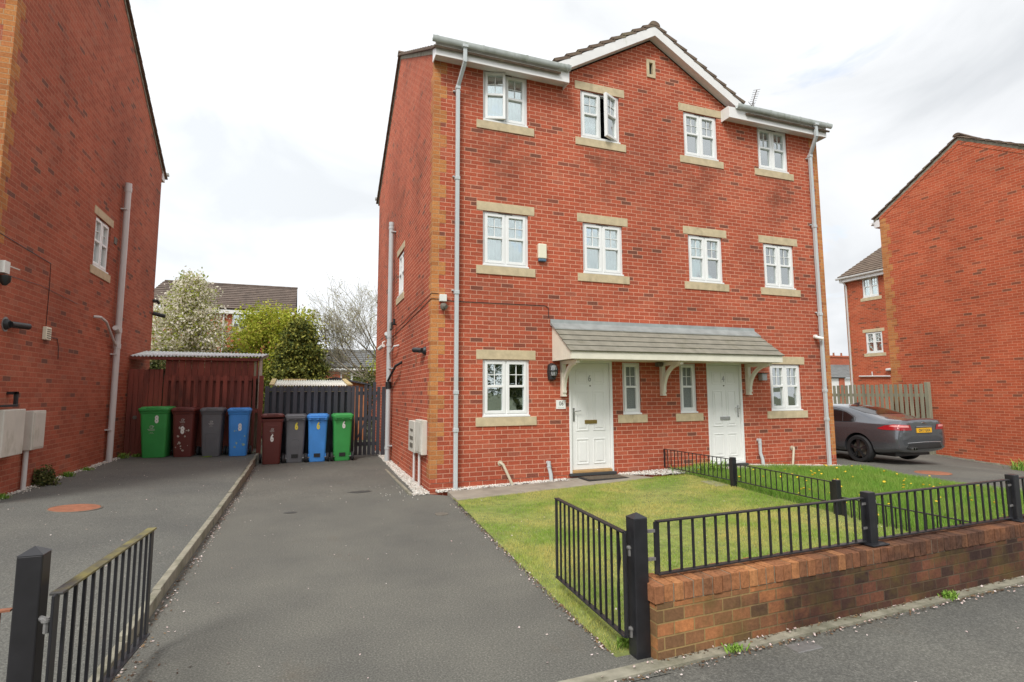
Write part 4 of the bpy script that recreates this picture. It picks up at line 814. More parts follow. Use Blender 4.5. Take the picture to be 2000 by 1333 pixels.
t = thing('hose_bracket', 'black wall bracket above the meter box at the left edge', 'bracket', (XL, .4, 1.5)); mb = MB(); mb.bar((XL+.10, .05, 1.47), (XL+.10, .52, 1.47), .05, .03); mb.bar((XL+.10, .50, 1.47), (XL+.10, .50, 1.66), .05, .04); mb.bar((XL, .50, 1.64), (XL+.12, .50, 1.64), .05, .04); mb.build('bracket_arm', M['blackplastic'], t, bevel=.004)
# ---- right neighbour, plain gable wall facing the camera side
XR, YR0, YR1 = 15.8, -1.62, 3.52; SR = .61; RR = (YR0+YR1)/2
FRH = lambda u, v, w: (XR-w, u, v)
zer = lambda y: 7.45 + SR*((y-YR0) if y < RR else (YR1-y))
RH = thing('townhouse', 'orange red brick house at the right edge with windowless gable wall', 'house', (19, .9, -.4))
wall_mesh(FRH, YR0, YR1, -1.2, 7.3, [], [(YR0, 7.3), (YR1, 7.3), (YR1, zer(YR1)-.05), (RR, zer(RR)-.05), (YR0, zer(YR0)-.05)]).build('side_wall', M['brick_r'], RH)
mb = MB(); mb.add([(XR, YR1, -1.2), (24, YR1, -1.2), (24, YR1, 7.4), (XR, YR1, 7.4)], [(0, 1, 2, 3)]); mb.add([(XR, YR0, -1.2), (24, YR0, -1.2), (24, YR0, 7.4), (XR, YR0, 7.4)], [(0, 1, 2, 3)]); mb.build('front_wall', M['brick_r'], RH)
q = MB(FRH); v = 7.3; k = 0
while v > -.6: w_ = .33 if k % 2 else .22; q.box(YR1-w_, YR1, v-.225, v, -.01, .004); v -= .225; k += 1
q.build('quoin', M['buff'], RH)
rf = MB()
for ya in (YR0-.22, YR1+.22): tiled_roof(rf, (XR-.06, ya, zer(ya)+.02), (24, ya, zer(ya)+.02), (XR-.06, RR, zer(RR)+.02), (24, RR, zer(RR)+.02))
ridge_caps(rf, (XR-.07, RR, zer(RR)+.05), (24, RR, zer(RR)+.05)); rf.build('roof', M['tile'], RH)
mb = MB(FRH)
for y0, y1 in ((YR0-.2, RR), (YR1+.2, RR)): mb.prism([(y0, zer(y0)-.08, -.02), (y1, zer(y1)-.08, -.02), (y1, zer(y1)+.01, -.02), (y0, zer(y0)+.01, -.02)], (0, 0, .03))
mb.build('verge', M['concrete'], RH)
mb = MB(FRH)
for y0, y1 in ((YR0, RR), (YR1, RR)):                                  # brick courses that follow the slope
    mb.prism([(y0, zer(y0)-.20, 0), (y1, zer(y1)-.20, 0), (y1, zer(y1)-.085, 0), (y0, zer(y0)-.085, 0)], (0, 0, .012))
mb.build('verge_courses', M['brick_r'], RH)
mb = MB(); mb.box(XR, 24, YR1, YR1+.2, 7.06, 7.30); mb.box(XR+.3, XR+.36, YR1+.04, YR1+.1, 6.6, 7.06); mb.build('fascia', M['fascia'], RH)
gx = MB(); gutter(gx, lambda u, v, w: (u, YR1+w, v), XR-.06, 24, .21, .33, 7.16, 7.25); gx.build('gutter', M['fascia'], RH, smooth=True)
mb = MB()
for i in range(12): mb.box(XR-.34-.012*i, XR-.30-.012*i, 2.3-.6*(i+1), 2.3-.6*i-.008, -1, z_right(XR-.3, 2.3-.6*i-.3)+.035)
tag(mb.build('edging_strip', M['concrete']), kind='structure')
# ---- house further back on the right
X2, Y20, Y21 = 24., 3.6, 11.55
F2 = lambda u, v, w: (X2-w, u, v)
R2 = thing('townhouse', 'red brick house with two small windows between the right gable and the sky', 'house', (27.5, 7.5, -.4))
w2 = [(9.70, 10.55, 6.22, 7.24), (9.69, 10.56, 3.45, 4.48)]
wall_mesh(F2, Y20, Y21, -.7, 7.4, w2).build('front_wall', M['brick_r'], R2)
mb = MB(); mb.add([(X2, Y21, -.7), (32, Y21, -.7), (32, Y21, 7.4), (28, Y21, 9.66), (X2, Y21, 7.4)], [(0, 1, 2, 3, 4)]); mb.build('side_wall', M['brick_r'], R2)
q = MB(F2); v = 7.2; k = 0
while v > -.5: w_ = .22 if k % 2 else .12; q.box(Y21-w_, Y21, v-.225, v, -.01, .004); v -= .225; k += 1
q.build('quoin', M['buff'], R2)
for a in w2:
    window(R2, F2, *a, backing='net' if a[2] > 5 else 'dark', vent=False); stonebar(R2, F2, 'window_sill', a[0]-.13, a[1]+.13, a[2]-.16, a[2]-.004, .015)
stonebar(R2, F2, 'lintel', w2[1][0]-.13, w2[1][1]+.13, w2[1][3]+.004, w2[1][3]+.16, .01)
rf = MB(); tiled_roof(rf, (X2-.3, Y20, 7.42), (X2-.3, Y21+.1, 7.42), (28, Y20, 9.85), (28, Y21+.1, 9.85), .34, .035); tiled_roof(rf, (32.3, Y20, 7.42), (32.3, Y21+.1, 7.42), (28, Y20, 9.85), (28, Y21+.1, 9.85), .34, .035); ridge_caps(rf, (28, Y20, 9.88), (28, Y21+.1, 9.88), .13); rf.build('roof', M['tile'], R2)
mb = MB(); mb.box(X2-.24, X2-.0, Y20, Y21+.08, 7.18, 7.38); mb.build('fascia', M['fascia'], R2); gx = MB(); gutter(gx, F2, Y20, Y21+.2, .25, .37, 7.32, 7.42); gx.build('gutter', M['fascia'], R2, smooth=True)
mb = MB(); mb.tube([(X2-.28, Y21-.05, 7.35), (X2-.07, Y21-.15, 7.0), (X2-.07, Y21-.15, -.5)], .045, 8); mb.build('downpipe', M['pipe_w'], R2, smooth=True)
mb = MB(); mb.tube([(X2-.06, 9.4, 2.30), (X2-.06, 11.0, 2.34)], .035, 8); mb.tube([(X2-.06, 10.3, 2.34), (X2-.06, 10.3, 2.55)], .03, 8); mb.tube([(X2-.08, 9.3, 2.62), (X2-.08, 9.55, 2.60)], .07, 10); mb.build('waste_pipe', M['pipe_w'], R2, smooth=True)
# ---- cottage roof and chimney far off on the right
t = thing('cottage', 'low grey roofed house with red chimney far behind the picket fence', 'house', (57, 40, 0))
mb = MB(); mb.box(50, 64, 38.3, 45, -1, 3.1); mb.build('wall', M['fascia'], t); mb = MB(); mb.box(55.6, 56.4, 38.2, 38.35, -1, 3.1); mb.build('brick_pier', M['brick_far'], t)
rf = MB(); tiled_roof(rf, (49.5, 38, 3.15), (64.5, 38, 3.15), (49.5, 41.5, 5.05), (64.5, 41.5, 5.05), .35, .035); tiled_roof(rf, (49.5, 45, 3.15), (64.5, 45, 3.15), (49.5, 41.5, 5.05), (64.5, 41.5, 5.05), .35, .035); r_ = rf.build('roof', M['tile_grey'], t)
mb = MB(); mb.box(57.6, 61., 41, 42.2, 4.6, 5.75); mb.box(57.5, 61.1, 40.9, 42.3, 5.75, 5.95); ch = mb.build('chimney', M['brick_far'], r_)
mb = MB(); 
for x in (57.9, 59., 60.3): mb.lathe([(.12, 0), (.10, .35), (.13, .4)], 8, (x, 41.6, 5.95))
mb.build('chimney_pots', M['rust'], r_)
# ---- houses behind the back gardens
YB = 33.
t = thing('townhouse', 'long brown roofed brick house far behind the blossom tree', 'house', (-8, 36, 0))
FBk = lambda u, v, w: (u, YB-w, v)
wb = [(-6.75, -5.85, 5.95, 7.15), (-12.2, -11.3, 5.95, 7.15), (-9.6, -8.7, 5.95, 7.15), (-6.75, -5.85, 3.1, 4.3), (-9.6, -8.7, 3.1, 4.3), (-4.5, -3.6, 5.95, 7.15)]
wall_mesh(FBk, -13.2, -2.9, -.5, 7.25, wb).build('front_wall', M['brick_far'], t)
mb = MB(); mb.add([(-2.9, YB, -.5), (-2.9, YB+6.6, -.5), (-2.9, YB+6.6, 7.3), (-2.9, YB+3.3, 9.5), (-2.9, YB, 7.3)], [(0, 1, 2, 3, 4)]); mb.build('side_wall', M['brick_far'], t)
for a in wb:
    window(t, FBk, *a, backing='net', vent=False)
    stonebar(t, FBk, 'window_sill', a[0]-.12, a[1]+.12, a[2]-.16, a[2]-.004, .015)
rf = MB()
for ya in (YB-.3, YB+6.9): tiled_roof(rf, (-12.25, ya, 7.34), (-2.78, ya, 7.34), (-11.55, YB+3.3, 9.6), (-2.78, YB+3.3, 9.6), .34, .05)
ridge_caps(rf, (-11.5, YB+3.3, 9.63), (-2.75, YB+3.3, 9.63), .14); rf.build('roof', M['tile_back'], t)
mb = MB(); mb.box(-12.2, -2.85, YB-.28, YB-.02, 7.05, 7.30); mb.build('fascia', M['fascia'], t)
mb = MB(); mb.tube([(-7.25, YB-.08, 7.1), (-7.25, YB-.08, -.4)], .06, 8); mb.build('downpipe', M['pipe_w'], t)
t = thing('bungalow', 'low grey roofed brick house behind the bare tree', 'house', (2, 33, 0))
FLo = lambda u, v, w: (u, 31.-w, v)
wl = [(.25, 1.75, 1.9, 3.22), (-1.9, -.75, 1.9, 3.22), (3.4, 4.9, 1.9, 3.22)]
wall_mesh(FLo, -3.2, 9, -.6, 3.4, wl).build('front_wall', M['brick_far'], t)
for a in wl: window(t, FLo, *a, backing='net', vent=False, hi=.0)
rf = MB(); tiled_roof(rf, (-3.5, 30.7, 3.38), (9.3, 30.7, 3.38), (-3.5, 33.6, 4.72), (9.3, 33.6, 4.72), .34, .05); tiled_roof(rf, (-3.5, 36.5, 3.38), (9.3, 36.5, 3.38), (-3.5, 33.6, 4.72), (9.3, 33.6, 4.72), .34, .05); ridge_caps(rf, (-3.5, 33.6, 4.75), (9.3, 33.6, 4.75), .14); rf.build('roof', M['tile_grey'], t)
mb = MB(); mb.box(-3.4, 9.2, 30.72, 30.98, 3.22, 3.36); mb.build('fascia', M['upvc'], t)
# ---- sheds
t = thing('garden_shed', 'orange clad timber shed with dark pitched roof beyond the charcoal gate', 'shed', (-.8, 14.5, -.2))
mb = MB(); mb.prism([(-2.0, 14, -.2), (.36, 14, -.2), (.36, 14, 1.97), (-.83, 14, 2.2), (-2.0, 14, 1.97)], (0, 2.4, 0)); mb.build('wall', M['wood_orange'], t)
mb = MB(); 
for x in (-1.95, -.45, .30): mb.box(x, x+.08, 13.97, 14, -.2, 1.98)
mb.build('corner_board', M['wood_grey'], t)
mb = MB(); mb.bar((-.83, 13.9, 2.23), (-.83, 13.9, 2.24), .01, .01) if False else None
for sg in (-1, 1): mb.prism([(-.83, 13.85, 2.26), (-.83+sg*1.32, 13.85, 2.0), (-.83+sg*1.32, 13.85, 1.94), (-.83, 13.85, 2.19)], (0, 2.7, 0))
mb.build('roof', M['wood_grey'], t)
def corrugated(p00, p10, p01, p11, pitch=.075, amp=.018):
    p00, p10, p01, p11 = map(Vector, (p00, p10, p01, p11)); n = int((p10-p00).length/pitch*6); vs = []; nrm = (p10-p00).cross(p01-p00).normalized()
    for i in range(n+1):
        o = nrm*amp*math.sin(i/6*2*math.pi); vs += [p00.lerp(p10, i/n)+o, p01.lerp(p11, i/n)+o]
    k = len(vs); vs += [v - nrm*.004 for v in vs]
    fs = [(2*i, 2*i+2, 2*i+3, 2*i+1) for i in range(n)] + [(k+2*i+1, k+2*i+3, k+2*i+2, k+2*i) for i in range(n)] + [(2*i, k+2*i, k+2*i+2, 2*i+2) for i in range(n)] + [(2*i+1, 2*i+3, k+2*i+3, k+2*i+1) for i in range(n)]
    return MB().add(vs, fs)
t = thing('garden_shed', 'shed with white corrugated roof showing over the charcoal fence', 'shed', (-1.8, 9.7, -.2))
corrugated((-2.86, 9, 1.86), (-.62, 9, 1.86), (-2.86, 10.4, 2.06), (-.72, 10.4, 2.06)).build('roof', M['corrug_w'], t, smooth='all', recalc=False)
mb = MB(); mb.box(-2.8, -.68, 9.1, 10.35, -.2, 1.84); mb.build('wall', M['wood_weather'], t)
mb = MB(); mb.prism([(-2.93, 8.97, 1.87), (-2.80, 8.97, 1.87), (-2.80, 10.43, 2.08), (-2.93, 10.43, 2.08)], (0, 0, .03)); mb.prism([(-.72, 8.97, 1.87), (-.56, 8.97, 1.87), (-.68, 10.43, 2.08), (-.8, 10.43, 2.08)], (0, 0, .03)); mb.box(-2.6, -1.9, 10.38, 10.44, 2.05, 2.10); mb.build('roof_trim', mat('weathered_trim', (.55, .42, .2), .8, .2, 6), t)
YF = 5.95
t = thing('lean_to_shed', 'red brown boarded lean-to with grey corrugated roof above the brown fence', 'shed', (-4.3, 7, .2))
corrugated((-5.7, YF+.02, 2.50), (-2.90, YF-.05, 2.53), (-5.7, YF+1.35, 2.70), (-2.86, YF+1.35, 2.68)).build('roof', M['corrug'], t, smooth='all', recalc=False)
def boards(mb, x0, x1, y, z0, z1, w_, gap, th=.018, jit=.0, zj=0.):
    x = x0
    while x < x1-.02:
        e = min(x+w_, x1); j = RND.uniform(-jit, jit); mb.box(x, e, y+j, y+j+th, z0, z1+RND.uniform(-zj, zj)); x += w_+gap
    return mb
mb = boards(MB(), -5.0, -3.03, YF+.10, 1.98, 2.46, .128, .006, .02, .003); mb.build('front_boards', M['wood_red'], t)
mb = MB(); mb.box(-5.7, -3.0, YF+.02, YF+.06, 2.42, 2.49); mb.build('wall_plate', M['wood_red'], t); mb = MB(); mb.box(-3.12, -3.07, YF+.1, YF+.16, .2, 2.46); mb.box(-3.06, -3.01, YF+1.2, YF+1.26, .2, 2.62); mb.bar((-3.0, YF+.04, 2.46), (-2.9, YF+1.3, 2.64), .04, .07); mb.build('post', M['wood_weather'], t)
mb = MB(); mb.prism([(-3.03, YF+.23, 1.2), (-3.03, YF+1.19, 1.2), (-3.03, YF+1.19, 2.62), (-3.03, YF+.23, 2.47)], (.015, 0, 0)); mb.build('side_panel', mat('pale_side_panel', (.48, .46, .38), .8, .12, 5), t)
mb = MB(); mb.box(-5.6, -3.05, YF+1.22, YF+1.26, .2, 2.25); mb.build('rear_boards', M['wood_weather'], t)
# ---- red brown fence and gate behind the left bins
def ring_boards(name, label, cat, x0, x1, y, z0, z1, m, w_, gap, rails, base, front=True, zj=0.):
    t = thing(name, label, cat, base)
    boards(MB(), x0, x1, y, z0, z1, w_, gap, .02, .002, zj).build('boards', m, t, bevel=.003)
    mb = MB()
    for z in rails: mb.box(x0, x1, y+.021, y+.06, z-.045, z+.045)
    mb.build('rail', m, t); return t
t = ring_boards('timber_gate', 'tall red brown boarded gate against the left house wall', 'gate', -5.69, -5.02, YF-.02, .27, 2.19, M['wood_red'], .095, .006, (.5, 1.2, 1.95), (-5.35, YF, .25), zj=.01)
mb = MB(); mb.lathe([(.035, -.006), (.045, 0), (.035, .006)], 16, (-5.52, YF-.03, 1.10), 'y'); mb.build('gate_handle', M['iron'], t); mb = MB(); mb.box(-5.7, -5.0, YF-.03, YF+.05, .20, .29); mb.build('gravel_board', M['wood_red'], t)
t = ring_boards('timber_fence', 'red brown boarded fence panel behind the four bins marked 8', 'fence', -5.0, -3.15, YF, .22, 2.06, M['wood_red'], .092, .061, (.45, 1.15, 1.98), (-4, YF, .22), zj=.006)
boards(MB(), -4.985+.060, -3.15, YF+.095, .22, 1.93, .086, .067, .02).build('back_boards', M['wood_red'], t)
mb = MB(); mb.box(-3.12, -3.06, YF-.02, YF+.05, .2, 2.05); mb.box(-2.99, -2.89, YF-.02, YF+.05, .1, 2.06); mb.box(-3.06, -2.97, YF+.0, YF+.03, 1.16, 1.26); mb.build('post', M['wood_red'], t, bevel=.003)
mb = MB(); mb.box(-5.69, -3.0, YF-.06, YF+.08, .1, .235); tag(mb.build('concrete_base', M['concrete'], bevel=.005), kind='structure')
# ---- charcoal fence and picket gate behind the right bins
YG = 5.48
t = ring_boards('timber_fence', 'charcoal boarded fence panel behind the bins marked 6', 'fence', -2.82, -.84, YG, .06, 1.80, M['wood_grey'], .092, .064, (.35, 1.0, 1.72), (-1.9, YG, .04), zj=.004)
boards(MB(), -2.80+.06, -.84, YG+.095, .06, 1.66, .084, .072, .02).build('back_boards', M['wood_grey'], t)
mb = MB(); mb.box(-.845, -.765, YG-.01, YG+.075, .0, 1.80); mb.build('post', M['wood_grey'], t, bevel=.003)
t = thing('picket_gate', 'charcoal picket gate beside the house wall with gaps between the boards', 'gate', (-.4, YG, .04))
x = -.75; mb = MB(); k = 0
while x < -.14: zt_ = 1.79 + (.11 if k in (4,) else RND.uniform(-.01, .03)); mb.box(x, x+.078, YG, YG+.02, .09, zt_); x += .106; k += 1
mb.box(-.10, -.015, YG, YG+.02, .07, 1.78); mb.build('boards', M['wood_grey'], t, bevel=.003)
mb = MB(); 
for z in (.36, .98, 1.62): mb.box(-.75, -.14, YG+.021, YG+.055, z-.045, z+.045)
mb.bar((-.72, YG+.038, .42), (-.2, YG+.038, 1.55), .03, .08, (0, 1, 0)); mb.build('rail', M['wood_grey'], t)
# ---- weathered picket fence beyond the car
t = thing('picket_fence', 'weathered grey green wooden picket fence beside the grey car', 'fence', (15.5, 4.2, -.4))
mb = MB(); y = 2.36; k = 0
while y < 7.2:
    z0 = -.42; w_ = .105; mb.box(15.50+RND.uniform(-.004, .004), 15.52, y, y+w_, z0, 1.81+RND.uniform(-.012, .012)); y += .158; k += 1
mb.build('pickets', M['wood_weather'], t, bevel=.003); mb = MB(); mb.box(15.52, 15.57, 2.3, 7.2, 1.42, 1.52); mb.box(15.52, 15.57, 2.3, 7.2, .1, .2); mb.build('rail', M['wood_weather'], t)
mb = MB(); mb.box(15.5, 15.62, 2.20, 2.32, -.5, 1.86); mb.build('post', M['wood_weather'], t, bevel=.008)
# ------------------------------------------------------------------ front garden wall, railings, gates
def gp(x, off=0, z=0): return (x, ywall(x)+.11+off, z)
XW1 = 9.2
GW = thing('garden_wall', 'low weathered brown brick wall along the pavement with brick on edge coping', 'wall', gp(3, 0, 0))
def wallpart(z0, z1, t0, t1):
    mb = MB(); xa, xb = .10, XW1; n = 24
    for i in range(n):
        a, b2 = xa+(xb-xa)*i/n, xa+(xb-xa)*(i+1)/n
        vs = [(a, ywall(a)+t0, z0), (b2, ywall(b2)+t0, z0), (b2, ywall(b2)+t1, z0), (a, ywall(a)+t1, z0), (a, ywall(a)+t0, z1), (b2, ywall(b2)+t0, z1), (b2, ywall(b2)+t1, z1), (a, ywall(a)+t1, z1)]
        fs = [(4, 5, 6, 7), (0, 1, 5, 4), (2, 3, 7, 6)]
        if i == 0: fs.append((3, 0, 4, 7))
        if i == n-1: fs.append((1, 2, 6, 5))
        mb.add(vs, fs)
    return mb
wallpart(-.25, .327, 0, .215).build('brickwork', M['wallbrick'], GW)
mb = MB(); x = .085
while x < XW1:                                                        # every brick of the coping on edge
    w_ = .0655+RND.uniform(-.002, .002); j = RND.uniform(-.005, .005); h = RND.uniform(-.004, .003); ya = ywall(x)
    mb.add([(x, ya-.004+j, .331), (x+w_, ya-.002+j, .331), (x+w_, ya+.216+j, .331), (x, ya+.216+j, .331), (x, ya-.004+j, .438+h), (x+w_, ya-.002+j, .438+h), (x+w_, ya+.216+j, .438+h), (x, ya+.216+j, .438+h)], [(0, 3, 2, 1), (4, 5, 6, 7), (0, 1, 5, 4), (1, 2, 6, 5), (2, 3, 7, 6), (3, 0, 4, 7)]); x += .0755
M['copb'] = island('coping_bricks', [(0, (.16, .08, .048)), (.3, (.23, .10, .055)), (.7, (.29, .125, .062)), (1, (.36, .165, .078))], trans=0, rough=.95, spec=.1, posvar=(1.5, .33, .54, (.085, .05, .038), .85), endwear=True)
mb.build('coping', M['copb'], GW, bevel=.004)
wallpart(.32, .431, .006, .208).build('mortar', M['concrete'], GW)
def railing(parent, p0, p1, z0, z1, n, flat=.036, barw=.013, m='black', slope=0., stile=.04, rail_m=None):
    """one panel: flat top and bottom rails, flat end stiles, n upright bars each of its own."""
    p0, p1 = Vector((*p0, 0)), Vector((*p1, 0)); d = (p1-p0).normalized()
    P_ = lambda t, z: Vector((p0.x+(p1.x-p0.x)*t, p0.y+(p1.y-p0.y)*t, z+slope*t))
    for z, nm in ((z1, 'top_rail'), (z0, 'bottom_rail')): MB().bar(P_(0, z), P_(1, z), flat, .011).build(nm, M[rail_m if rail_m and nm == 'top_rail' else m], parent, bevel=.002)
    for t in (0, 1): MB().bar(P_(t, z0), P_(t, z1), .011, stile, d).build('stile', M[m], parent, bevel=.002)
    L = (p1-p0).length
    for i in range(n):
        t = (i+1)/(n+1); lean = Vector((RND.uniform(-.002, .002), RND.uniform(-.002, .002), 0)); MB().bar(P_(t, z0+.005)+lean, P_(t, z1-.005), barw, barw, d).build('bar', M[m], parent)
def gate_post(name, label, x, y, z0, z1, s_=.10, m='black', rz=0.):
    t = thing(name, label, 'post', (x, y, z0)); h = s_/2; ca, sa = math.cos(rz), math.sin(rz); q = lambda a, b2, z: (x+a*ca-b2*sa, y+a*sa+b2*ca, z)
    MB().loft([[q(-h, -h, z), q(h, -h, z), q(h, h, z), q(-h, h, z)] for z in (z0-.15, z1)]).build('shaft', M[m], t, bevel=.006)
    MB().add([q(-h-.002, -h-.002, z1), q(h+.002, -h-.002, z1), q(h+.002, h+.002, z1), q(-h-.002, h+.002, z1), q(0, 0, z1+.03)], [(0, 1, 4), (1, 2, 4), (2, 3, 4), (3, 0, 4), (3, 2, 1, 0)]).build('cap', M[m], t); return t
def hinge(parent, p0, p1, z):
    MB().tube([(*p0, z), (*p1, z)], .012, 8).cyl((p1[0], p1[1], z-.05), (p1[0], p1[1], z+.012), .012, 8).cyl((p1[0], p1[1], z-.004), (p1[0], p1[1], z+.006), .02, 10).build('hinge_pin', M['galv'], parent, smooth=True)
gate_post('gate_post', 'black square gate post at the end of the brick wall', .05, -6.05, 0, .822, .098, 'black', -.0)
t = thing('metal_gate', 'open black railing gate beside the lawn edge with one bent bar', 'gate', (0, -5.5, 0))
railing(t, (-.035, -6.04), (.045, -4.85), .115, .735, 12, m='black', rail_m='black'); hinge(t, (-.03, -6.03), (.0, -6.04), .64); hinge(t, (-.03, -6.03), (.0, -6.04), .16)
MB().tube([(-.028, -5.94, .12), (-.032, -5.945, .4), (-.014, -5.95, .55), (-.02, -5.94, .73)], .007, 6).build('bent_bar', M['black'], t)
gate_post('gate_post', 'black gate post with rust marks in the bottom left corner', -2.985, -6.08, -.05, .925, .092, 'blackrust')
t = thing('metal_gate', 'open black railing gate by the left kerb with algae on its top rail', 'gate', (-2.85, -5.6, .1))
railing(t, (-2.874, -6.155), (-2.79, -4.94), .13, .765, 12, flat=.05, stile=.05, m='black', rail_m='algae'); hinge(t, (-2.935, -6.11), (-2.90, -6.15), .66); hinge(t, (-2.935, -6.11), (-2.90, -6.15), .2)
mb = MB(); mb.bar((-3.047, -6.08, .70), (-3.11, -6.08, .70), .03, .008); mb.bar((-3.09, -6.08, .70), (-3.09, -6.08, .62), .02, .008); mb.build('latch_bracket', M['rust'], t)
RFN = thing('metal_railing', 'black metal railing bolted on top of the brick wall', 'fence', gp(2.1, 0, .44))
def rpost(parent, x, y, z0, z1, s_=.075, plate=True):
    MB().box(x-s_/2, x+s_/2, y-s_/2, y+s_/2, z0, z1).build('post', M['black'], parent, bevel=.005)
    if plate: MB().box(x-.09, x+.09, y-.09, y+.09, z0, z0+.011).build('base_plate', M['black'], parent, bevel=.003)
xp2, xp3 = 2.168, 4.10
railing(RFN, gp(.19)[:2], gp(2.105)[:2], .463, .784, 19); railing(RFN, gp(2.235)[:2], gp(4.03)[:2], .466, .797, 17); railing(RFN, gp(4.17)[:2], gp(5.9)[:2], .468, .80, 17)
for x, z1 in ((xp2, .826), (xp3, .84), (5.98, .84)): px, py, _ = gp(x); rpost(RFN, px, py, .44, z1)
for x, z in ((.145, .56), (.145, .73), (2.118, .56), (2.118, .74), (2.222, .56), (2.222, .75), (4.045, .57), (4.045, .75)): px, py, _ = gp(x); MB().bar((px-.028, py, z), (px+.028, py, z), .02, .018).build('fixing', M['galv'], RFN)
MF = thing('metal_railing', 'black metal railing dividing the two front lawns', 'fence', (4.5, -2, .05))
railing(MF, (4.495, -.03), (4.50, -1.80), .195, .525, 16, flat=.03, barw=.011); railing(MF, (4.50, -1.93), (4.50, -3.66), .20, .462, 16, flat=.03, barw=.011, slope=-.03); railing(MF, (4.49, -3.82), (4.47, -5.9), .0, .262, 17, flat=.03, barw=.011)
rpost(MF, 4.5, -1.865, -.02, .56, .075, False); rpost(MF, 4.5, -3.74, -.12, .468, .075, False)
mb = MB(); mb.prism([(4.25, -1.75, .085), (4.52, -1.75, .085), (4.52, -1.35, .1), (4.3, -1.3, .1)], (0, 0, .025)); tag(mb.build('stone_block', M['concrete'], base=(4.4, -1.5, .09), bevel=.01), 'flat weathered stone lying under the dividing railing', 'stone')
